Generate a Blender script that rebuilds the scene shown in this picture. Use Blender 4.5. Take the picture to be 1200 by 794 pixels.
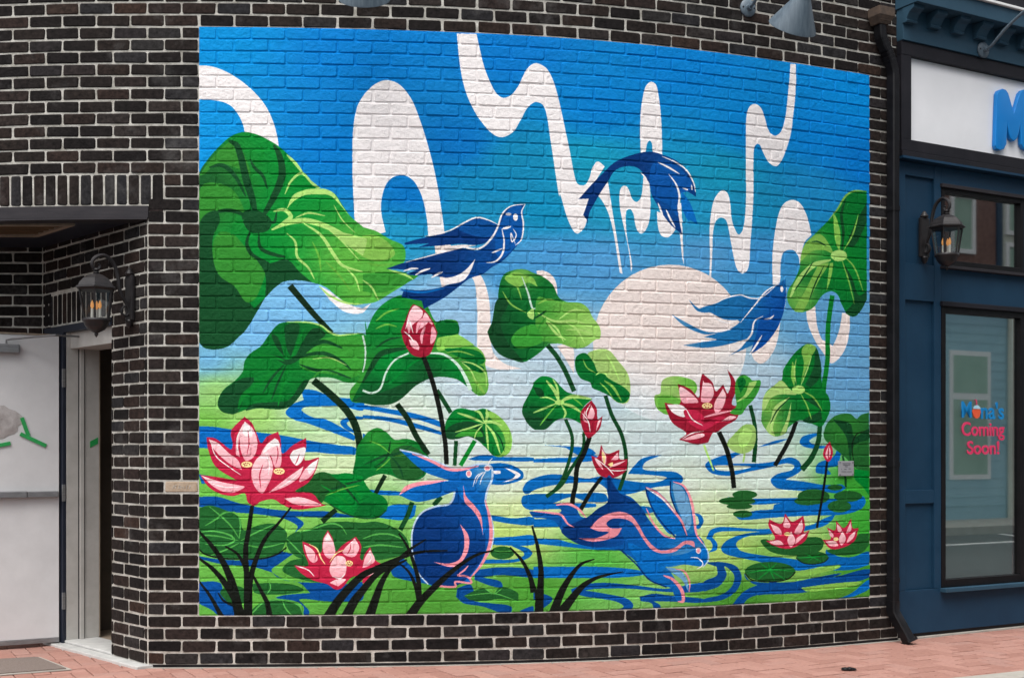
import bpy, bmesh, math, random
import numpy as np
from mathutils import Vector, Matrix

for o in list(bpy.data.objects): bpy.data.objects.remove(o)
scene = bpy.context.scene
COL = scene.collection
rnd = random.Random(11)

# ---------------------------------------------------------------- camera, sky, sun, exposure
F, CX, YH = 1450.0, 600.0, 528.0          # focal length, centre and horizon of the 1200 px wide photograph
ZC = 1.281                                # eye height, metres
cam_d = bpy.data.cameras.new('camera'); cam = bpy.data.objects.new('camera', cam_d); COL.objects.link(cam)
cam.location = (0, 0, ZC); cam.rotation_euler = (math.radians(90), 0, 0)
cam_d.sensor_width = 36; cam_d.lens = 36 * F / 1200; cam_d.shift_y = (YH - 397) / 1200; cam_d.clip_end = 500
scene.camera = cam

world = bpy.data.worlds.new('World'); scene.world = world; world.use_nodes = True
SUN_EL, SUN_AZ = math.radians(64), math.radians(200)      # direction the light comes from (azimuth from +Y, clockwise)
nt = world.node_tree; nt.nodes.clear()
sky = nt.nodes.new('ShaderNodeTexSky'); sky.sky_type = 'NISHITA'; sky.sun_disc = False
sky.sun_elevation = SUN_EL; sky.sun_rotation = SUN_AZ; sky.dust_density = 4.0; sky.air_density = 1.0
hs_ = nt.nodes.new('ShaderNodeHueSaturation'); hs_.inputs['Saturation'].default_value = 0.22
bg = nt.nodes.new('ShaderNodeBackground'); bg.inputs['Strength'].default_value = 0.13
wo = nt.nodes.new('ShaderNodeOutputWorld')
nt.links.new(sky.outputs[0], hs_.inputs['Color']); nt.links.new(hs_.outputs[0], bg.inputs[0]); nt.links.new(bg.outputs[0], wo.inputs[0])
sd = bpy.data.lights.new('sun', 'SUN'); sd.energy = 1.5; sd.angle = math.radians(55); sd.color = (1, .965, .92)
sun = bpy.data.objects.new('sun', sd); COL.objects.link(sun)
dv = Vector((math.sin(SUN_AZ) * math.cos(SUN_EL), math.cos(SUN_AZ) * math.cos(SUN_EL), math.sin(SUN_EL)))
sun.rotation_euler = dv.to_track_quat('Z', 'Y').to_euler(); sun.location = (0, -4, 12)
vs = scene.view_settings; vs.view_transform = 'Standard'; vs.look = 'None'; vs.exposure = 0.83; vs.gamma = 1.0
scene.cycles.use_denoising = True; scene.cycles.max_bounces = 7

# ---------------------------------------------------------------- plan of the place
C = 0.0725                                # one brick course
_hx = np.array([0,100,232,450,500,600,700,800,870,930,1015,1055.]); _h = np.array([685,688.6,690,685,682,676.5,668,654,642,631,612,602.])
_p = np.polyfit((_hx - 600) / 500, _h, 5)
def wall_h(x):
    x = np.asarray(x, float); xc = np.clip(x, 0, 1058)
    h = np.polyval(_p, (xc - 600) / 500)
    return h + np.where(x < 0, (x) * .05, 0)
def wall_depth(x): return F * 48 * C / wall_h(x)
_xs = np.arange(-420, 1058.5, 1.0); _PY = wall_depth(_xs); _PX = (_xs - CX) * _PY / F
_S = np.r_[0, np.cumsum(np.hypot(np.diff(_PX), np.diff(_PY)))]; _S -= np.interp(172.5, _xs, _S)
_jx = np.array([172.5,212.5,253.75,294.5,335,375,416,457.5,498,539,579,619,658,696,733,769.5,804,838,870.6,902.7,934,963.6,992.4,1019.4,1045])
B = float(np.interp(1045, _xs, _S)) / 24  # one brick and its joint
_corr = np.interp(_xs, _jx, np.arange(25) * B - np.interp(_jx, _xs, _S)); _S = _S + _corr
def W(s):
    """point on the curved street wall at running length s, and the heading of the wall there"""
    d = .02
    x, y = np.interp(s, _S, _PX), np.interp(s, _S, _PY)
    x0, x1 = np.interp(s - d, _S, _PX), np.interp(s + d, _S, _PX)
    y0, y1 = np.interp(s - d, _S, _PY), np.interp(s + d, _S, _PY)
    return float(x), float(y), math.atan2(y1 - y0, x1 - x0)
def off(s, w, z=0.0):
    x, y, a = W(s)
    return Vector((x + math.sin(a) * w, y - math.cos(a) * w, z))
def s_at(xp, w=0.0):
    ss = np.linspace(-3, _S[-1], 900)
    pr = np.array([(lambda v: CX + F * v.x / v.y)(off(t, w)) for t in ss])
    return float(np.interp(xp, pr, ss))
def z_at(yp, depth): return ZC + (YH - yp) * depth / F
def on_wall(xp, yp, w=0.0):
    s = s_at(xp, w); v = off(s, w); v.z = z_at(yp, v.y); return s, v
# straight shopfront that carries on from the brick wall
def shop_depth(xp): return F * 48 * C / (602 - .28 * (xp - 1055))
def shop_pt(xp): d = shop_depth(xp); return Vector(((xp - CX) * d / F, d, 0))
SH0 = shop_pt(1055); SHE = (shop_pt(1200) - SH0).normalized(); SHA = math.atan2(SHE.y, SHE.x)
def U(xp, w=0.0):
    """running length on the shopfront seen at photo column xp, w metres in front of its face"""
    n = Vector((SHE.y, -SHE.x, 0)); o = SH0 + n * w; k = (xp - CX) / F
    return (o.x - k * o.y) / (k * SHE.y - SHE.x)
def SZ(xp, yp, w=0.0):
    n = Vector((SHE.y, -SHE.x, 0)); u = U(xp, w); return z_at(yp, (SH0 + n * w + SHE * u).y)
def ground_pt(xp, yp, z=0.0): d = F * (ZC - z) / (yp - YH); return Vector(((xp - CX) * d / F, d, z))

# ---------------------------------------------------------------- helpers
def tag(o, label=None, cat=None, group=None, kind=None):
    if label: o['label'] = label
    if cat: o['category'] = cat
    if group: o['group'] = group
    if kind: o['kind'] = kind
    return o
def empty(name, loc=(0, 0, 0), rz=0.0, parent=None):
    o = bpy.data.objects.new(name, None); COL.objects.link(o); o.location = loc; o.rotation_euler = (0, 0, rz); o.empty_display_size = .1
    o.parent = parent
    return o
def link(name, me, mat=None, parent=None):
    o = bpy.data.objects.new(name, me); COL.objects.link(o); o.parent = parent
    if mat is not None and not me.materials: me.materials.append(mat)
    return o

class MB:
    def __init__(self): self.v, self.f = [], []
    def add(self, vs, fs):
        n = len(self.v); self.v += [tuple(p) for p in vs]; self.f += [tuple(i + n for i in f) for f in fs]; return self
    def box(self, x0, x1, y0, y1, z0, z1):
        x0, x1 = min(x0, x1), max(x0, x1); y0, y1 = min(y0, y1), max(y0, y1); z0, z1 = min(z0, z1), max(z0, z1)
        return self.add([(x0,y0,z0),(x1,y0,z0),(x1,y1,z0),(x0,y1,z0),(x0,y0,z1),(x1,y0,z1),(x1,y1,z1),(x0,y1,z1)],
                        [(0,3,2,1),(4,5,6,7),(0,1,5,4),(1,2,6,5),(2,3,7,6),(3,0,4,7)])
    def prism(self, poly, y0, y1):
        """polygon in (x, z) pushed through y"""
        n = len(poly); ar = sum(poly[i][0]*poly[(i+1)%n][1]-poly[(i+1)%n][0]*poly[i][1] for i in range(n))
        if ar < 0: poly = poly[::-1]
        vs = [(x, y0, z) for x, z in poly] + [(x, y1, z) for x, z in poly]
        return self.add(vs, [tuple(range(n)), tuple(range(2*n-1, n-1, -1))] + [(i, n+i, n+(i+1)%n, (i+1)%n) for i in range(n)])
    def slab(self, poly, z0, z1):
        n = len(poly); ar = sum(poly[i][0]*poly[(i+1)%n][1]-poly[(i+1)%n][0]*poly[i][1] for i in range(n))
        if ar < 0: poly = poly[::-1]
        vs = [(x, y, z0) for x, y in poly] + [(x, y, z1) for x, y in poly]
        return self.add(vs, [tuple(range(n-1, -1, -1)), tuple(range(n, 2*n))] + [(i, (i+1)%n, n+(i+1)%n, n+i) for i in range(n)])
    def tube(self, path, r, n=10, sec=None, up=(0, 0, 1)):
        P = [Vector(p) for p in path]; m = len(P); rs = r if isinstance(r, (list, tuple)) else [r] * m
        if sec is None: sec = [(math.cos(2*math.pi*k/n), math.sin(2*math.pi*k/n)) for k in range(n)]
        n = len(sec); vs, ref = [], None
        for i, p in enumerate(P):
            t = (P[min(i+1, m-1)] - P[max(i-1, 0)]).normalized()
            if ref is None:
                ref = Vector(up) if abs(t.dot(Vector(up))) < .9 else Vector((1, 0, 0))
            a = (ref - t * ref.dot(t)).normalized(); b = t.cross(a); ref = a
            vs += [p + a * (c * rs[i]) + b * (s * rs[i]) for c, s in sec]
        fs = [(i*n+k, i*n+(k+1)%n, (i+1)*n+(k+1)%n, (i+1)*n+k) for i in range(m-1) for k in range(n)]
        return self.add(vs, fs + [tuple(range(n-1, -1, -1)), tuple((m-1)*n+k for k in range(n))])
    def lathe(self, prof, n=24, at=(0, 0, 0), M=None, a0=0.0):
        vs = []
        for r, z in prof:
            for k in range(n):
                v = Vector((r*math.cos(a0+2*math.pi*k/n), r*math.sin(a0+2*math.pi*k/n), z))
                if M is not None: v = M @ v
                vs.append(v + Vector(at))
        fs = [(i*n+k, i*n+(k+1)%n, (i+1)*n+(k+1)%n, (i+1)*n+k) for i in range(len(prof)-1) for k in range(n)]
        fs += [tuple(range(n-1, -1, -1)), tuple((len(prof)-1)*n+k for k in range(n))]
        return self.add(vs, fs)
    def mesh(self, name, bevel=0.0, smooth=False, seg=2):
        me = bpy.data.meshes.new(name); me.from_pydata(self.v, [], self.f)
        bm = bmesh.new(); bm.from_mesh(me)
        bmesh.ops.recalc_face_normals(bm, faces=bm.faces)
        if bevel: bmesh.ops.bevel(bm, geom=[e for e in bm.edges if len(e.link_faces) == 2 and e.calc_face_angle(0) > .5], offset=bevel, segments=seg, affect='EDGES', profile=.6)
        bm.to_mesh(me); bm.free()
        if smooth:
            for p in me.polygons: p.use_smooth = True
            if smooth != 'all': me.set_sharp_from_angle(angle=math.radians(40))
        return me
    def build(self, name, mat, parent=None, bevel=0.0, smooth=False, seg=2):
        return link(name, self.mesh(name, bevel, smooth, seg), mat, parent)

# ---------------------------------------------------------------- materials
def nodes(m): m.use_nodes = True; return m.node_tree, m.node_tree.nodes, m.node_tree.links, m.node_tree.nodes['Principled BSDF']
def pm(name, c1, c2=None, scale=8.0, rough=.6, bump=.15, metal=0.0, bscale=60.0, stretch=(1, 1, 1), spec=.4, detail=6, lo=.35, hi=.68, c3=None, dist=.004):
    """procedural paint / stone / metal: two tones broken up by noise, fine bump"""
    m = bpy.data.materials.new(name); t, N, L, b = nodes(m)
    geo = N.new('ShaderNodeNewGeometry'); mp = N.new('ShaderNodeMapping'); mp.inputs['Scale'].default_value = stretch
    L.new(geo.outputs['Position'], mp.inputs['Vector'])
    n1 = N.new('ShaderNodeTexNoise'); n1.inputs['Scale'].default_value = scale; n1.inputs['Detail'].default_value = detail; n1.inputs['Roughness'].default_value = .65
    L.new(mp.outputs[0], n1.inputs['Vector'])
    r = N.new('ShaderNodeValToRGB'); r.color_ramp.elements[0].position = lo; r.color_ramp.elements[1].position = hi
    c2 = c2 or tuple(min(1, c * 1.18) for c in c1)
    r.color_ramp.elements[0].color = (*c1, 1); r.color_ramp.elements[1].color = (*c2, 1)
    if c3: e = r.color_ramp.elements.new(.5 * (lo + hi)); e.color = (*c3, 1)
    L.new(n1.outputs['Fac'], r.inputs['Fac']); L.new(r.outputs[0], b.inputs['Base Color'])
    b.inputs['Roughness'].default_value = rough; b.inputs['Metallic'].default_value = metal; b.inputs['Specular IOR Level'].default_value = spec
    if bump:
        n2 = N.new('ShaderNodeTexNoise'); n2.inputs['Scale'].default_value = bscale; n2.inputs['Detail'].default_value = 5
        L.new(mp.outputs[0], n2.inputs['Vector'])
        bp = N.new('ShaderNodeBump'); bp.inputs['Strength'].default_value = bump; bp.inputs['Distance'].default_value = dist
        L.new(n2.outputs['Fac'], bp.inputs['Height']); L.new(bp.outputs[0], b.inputs['Normal'])
        rr = N.new('ShaderNodeMapRange'); rr.inputs['To Min'].default_value = max(.02, rough - .1); rr.inputs['To Max'].default_value = min(1, rough + .1)
        L.new(n1.outputs['Fac'], rr.inputs['Value']); L.new(rr.outputs[0], b.inputs['Roughness'])
    return m

def piece_mat(name, ramp, rough=.8, stain=None, stain_amt=.5, bump=.5, bscale=90, stain_scale=1.3, grain=.5, dist=.004):
    """bricks and pavers: each piece takes its own tone, plus grain, plus wear in world space"""
    m = bpy.data.materials.new(name); t, N, L, b = nodes(m)
    oi = N.new('ShaderNodeObjectInfo'); at = N.new('ShaderNodeAttribute'); at.attribute_name = 'tone'
    ad = N.new('ShaderNodeMath'); ad.operation = 'ADD'; L.new(oi.outputs['Random'], ad.inputs[0]); L.new(at.outputs['Fac'], ad.inputs[1])
    fr = N.new('ShaderNodeMath'); fr.operation = 'FRACT'; L.new(ad.outputs[0], fr.inputs[0])
    r = N.new('ShaderNodeValToRGB'); r.color_ramp.elements.remove(r.color_ramp.elements[1])
    for i, (p, c) in enumerate(ramp):
        e = r.color_ramp.elements[0] if i == 0 else r.color_ramp.elements.new(p)
        e.position = p; e.color = (*c, 1)
    L.new(fr.outputs[0], r.inputs['Fac'])
    geo = N.new('ShaderNodeNewGeometry')
    n1 = N.new('ShaderNodeTexNoise'); n1.inputs['Scale'].default_value = 38; n1.inputs['Detail'].default_value = 8; n1.inputs['Roughness'].default_value = .75
    L.new(geo.outputs['Position'], n1.inputs['Vector'])
    mr = N.new('ShaderNodeMapRange'); mr.inputs['From Min'].default_value = .3; mr.inputs['From Max'].default_value = .7
    mr.inputs['To Min'].default_value = 1 - grain; mr.inputs['To Max'].default_value = 1 + grain
    L.new(n1.outputs['Fac'], mr.inputs['Value'])
    mx = N.new('ShaderNodeMix'); mx.data_type = 'RGBA'; mx.blend_type = 'MULTIPLY'; mx.inputs['Factor'].default_value = 1
    L.new(r.outputs[0], mx.inputs['A']); L.new(mr.outputs[0], mx.inputs['B'])
    colr = mx.outputs['Result']
    if stain:
        n3 = N.new('ShaderNodeTexNoise'); n3.inputs['Scale'].default_value = stain_scale; n3.inputs['Detail'].default_value = 9; n3.inputs['Roughness'].default_value = .72
        L.new(geo.outputs['Position'], n3.inputs['Vector'])
        m3 = N.new('ShaderNodeMapRange'); m3.inputs['From Min'].default_value = .56; m3.inputs['From Max'].default_value = .8; m3.inputs['To Max'].default_value = stain_amt
        L.new(n3.outputs['Fac'], m3.inputs['Value'])
        m4 = N.new('ShaderNodeMix'); m4.data_type = 'RGBA'; L.new(m3.outputs[0], m4.inputs['Factor']); L.new(colr, m4.inputs['A']); m4.inputs['B'].default_value = (*stain, 1)
        colr = m4.outputs['Result']
    L.new(colr, b.inputs['Base Color']); b.inputs['Roughness'].default_value = rough; b.inputs['Specular IOR Level'].default_value = .12
    n2 = N.new('ShaderNodeTexNoise'); n2.inputs['Scale'].default_value = bscale; n2.inputs['Detail'].default_value = 6; n2.inputs['Roughness'].default_value = .7
    L.new(geo.outputs['Position'], n2.inputs['Vector'])
    bp = N.new('ShaderNodeBump'); bp.inputs['Strength'].default_value = bump; bp.inputs['Distance'].default_value = dist
    L.new(n2.outputs['Fac'], bp.inputs['Height']); L.new(bp.outputs[0], b.inputs['Normal'])
    return m

def glass_mat(name, tint=(.9, .95, .94), ior=1.5, rough=.0, through=.92):
    m = bpy.data.materials.new(name); t, N, L, b = nodes(m); N.remove(b)
    out = N['Material Output']; tr = N.new('ShaderNodeBsdfTransparent'); tr.inputs[0].default_value = (*tint, 1)
    gl = N.new('ShaderNodeBsdfGlossy'); gl.inputs['Roughness'].default_value = rough
    lw = N.new('ShaderNodeLayerWeight'); lw.inputs['Blend'].default_value = .5
    pw_ = N.new('ShaderNodeMath'); pw_.operation = 'POWER'; pw_.inputs[1].default_value = 2.6; L.new(lw.outputs['Facing'], pw_.inputs[0])
    fr = N.new('ShaderNodeMapRange'); fr.inputs['To Min'].default_value = ior; fr.inputs['To Max'].default_value = 1.0; L.new(pw_.outputs[0], fr.inputs['Value'])
    mx = N.new('ShaderNodeMixShader'); L.new(fr.outputs[0], mx.inputs[0]); L.new(tr.outputs[0], mx.inputs[1]); L.new(gl.outputs[0], mx.inputs[2]); L.new(mx.outputs[0], out.inputs[0])
    return m
def glow_mat(name, c, s):
    m = bpy.data.materials.new(name); t, N, L, b = nodes(m); b.inputs['Base Color'].default_value = (*c, 1)
    b.inputs['Emission Color'].default_value = (*c, 1); b.inputs['Emission Strength'].default_value = s; return m

M = {}
M['brick'] = piece_mat('dark_brick', [(0, (.0085,.0072,.0075)), (.25, (.013,.0105,.0102)), (.5, (.018,.0135,.012)), (.7, (.026,.0165,.0138)), (.82, (.019,.0183,.0205)), (.93, (.024,.0222,.0222)), (1, (.034,.0195,.0145))],
                       rough=.85, stain=(.26, .25, .245), stain_amt=.30, grain=.85, bump=1.0, bscale=70, stain_scale=3.1)
M['tan_brick'] = pm('tan_brick', (.30, .22, .15), (.42, .33, .25), 40, .85, .5)
M['mortar'] = pm('mortar', (.29, .275, .24), (.60, .58, .53), 13, .95, .9, bscale=110, c3=(.46, .44, .40), spec=.1)
M['paver'] = piece_mat('red_paver', [(0, (.30,.155,.125)), (.4, (.345,.185,.15)), (.7, (.375,.205,.168)), (1, (.325,.185,.155))], rough=.85, stain=(.39, .27, .225), stain_amt=.5, grain=.16, bump=.4, stain_scale=2.2)
M['sand'] = pm('joint_sand', (.10, .055, .045), (.16, .09, .075), 30, .95, .4)
M['concrete'] = pm('concrete', (.30, .28, .25), (.40, .38, .34), 6, .9, .4, bscale=120, spec=.1)
M['sill_grey'] = pm('threshold_metal', (.42, .42, .41), (.55, .55, .53), 12, .5, .15)
M['asphalt'] = pm('asphalt', (.045, .045, .047), (.07, .07, .072), 5, .9, .6, bscale=200)
M['road_white'] = pm('road_paint', (.62, .62, .60), (.78, .78, .76), 30, .7, .2)
M['black_metal'] = pm('black_metal', (.005, .005, .006), (.010, .010, .012), 10, .42, .08, spec=.22)
M['lintel'] = pm('painted_lintel', (.022, .020, .024), (.036, .032, .036), 6, .5, .1, stretch=(1, 1, 6), spec=.2)
M['lantern'] = pm('lantern_metal', (.012, .011, .012), (.024, .021, .022), 20, .42, .15, spec=.35)
M['shade'] = pm('weathered_lamp_steel', (.075, .105, .135), (.125, .165, .20), 9, .45, .08, stretch=(6, 6, .5), spec=.5, c3=(.095, .13, .162))
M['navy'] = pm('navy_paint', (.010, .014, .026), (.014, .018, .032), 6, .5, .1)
M['door'] = pm('white_door_paint', (.54, .535, .54), (.60, .595, .60), 5, .55, .06, spec=.2)
M['frame_white'] = pm('off_white_frame', (.40, .385, .36), (.48, .465, .44), 7, .55, .08)
M['steel'] = pm('dull_steel', (.17, .17, .175), (.25, .25, .255), 18, .42, .06, metal=.5, stretch=(1, 1, 6))
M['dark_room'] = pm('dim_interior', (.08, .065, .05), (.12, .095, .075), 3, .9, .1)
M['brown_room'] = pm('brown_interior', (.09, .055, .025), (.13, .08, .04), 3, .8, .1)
M['wood'] = pm('tan_wood', (.20, .155, .11), (.30, .24, .18), 14, .65, .2, stretch=(1, 6, 1))
M['panel_bright'] = pm('brightened_brown_panel', (.34, .22, .12), (.46, .31, .18), 6, .8, .1, stretch=(1, 1, .2))  # room panel brown, brightened in its colour to make up for the unlit interior
M['tape'] = pm('green_tape', (.012, .26, .06), (.02, .33, .08), 18, .55, .1)
M['plastic'] = pm('cloudy_plastic', (.30, .27, .26), (.52, .49, .48), 9, .3, .3, bscale=22, dist=.02)
M['mat'] = pm('coir_mat', (.13, .10, .085), (.20, .16, .14), 120, .95, .8, bscale=260)
M['shop_blue'] = pm('slate_blue_paint', (.009, .036, .074), (.0125, .045, .088), 4, .5, .06, spec=.18)
M['shop_blue2'] = pm('cornice_blue_paint', (.024, .064, .102), (.032, .078, .12), 4, .55, .08, spec=.2)
M['win_black'] = pm('black_window_frame', (.005, .0045, .0055), (.009, .008, .009), 10, .45, .05, spec=.2)
M['sign_black'] = pm('charcoal_sign_frame', (.013, .013, .017), (.020, .019, .024), 6, .5, .06, spec=.15)
M['sign_white'] = pm('white_sign_board', (.80, .80, .82), (.85, .85, .87), 3, .55, .05, spec=.2)
M['letter_blue'] = pm('sky_blue_letter', (.002, .20, .60), (.004, .225, .64), 4, .38, .03)
M['vinyl_pink'] = pm('pink_vinyl', (.66, .035, .12), (.70, .045, .14), 6, .4, .02)
M['vinyl_blue'] = pm('blue_vinyl', (.004, .20, .50), (.006, .23, .55), 6, .4, .02)
M['vinyl_orange'] = pm('orange_vinyl', (.72, .085, .03), (.80, .13, .05), 60, .4, .02)
M['vinyl_ice'] = pm('pale_blue_vinyl', (.33, .60, .75), (.5, .72, .82), 40, .4, .02)
M['blind'] = pm('sage_window_film', (.38, .465, .44), (.44, .52, .495), 2.2, .75, .05, spec=.1)
M['glass'] = glass_mat('shop_glass', (.82, .91, .91), .38, .02)
M['lamp_glass'] = glass_mat('lantern_glass', (.86, .87, .86), .05)
M['flame'] = glow_mat('lamp_flame', (.9, .40, .12), .22)
M['candle'] = pm('candle_sleeve', (.7, .68, .62), (.75, .73, .68), 10, .5, .05)
M['rust'] = pm('rusty_brown_metal', (.050, .036, .028), (.10, .068, .048), 24, .75, .3)
M['plaque'] = pm('brushed_plaque', (.34, .34, .36), (.42, .42, .44), 20, .4, .05, metal=.3, stretch=(1, 1, 12))
M['plaque_ink'] = pm('plaque_ink', (.06, .06, .07), (.10, .10, .11), 20, .5, .02)
M['siding'] = pm('pale_blue_siding', (.24, .42, .50), (.29, .47, .55), 2.5, .7, .1)
M['far_brick'] = pm('weathered_brick', (.13, .065, .05), (.24, .13, .10), 16, .85, .3)
M['far_trim'] = pm('white_trim', (.74, .74, .73), (.80, .80, .79), 5, .6, .05)
M['far_glass'] = pm('dim_green_pane', (.27, .41, .32), (.34, .48, .38), 2, .3, .02, spec=.1)
M['cream'] = pm('cream_wall', (.48, .50, .42), (.56, .58, .50), 2, .8, .1)

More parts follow.
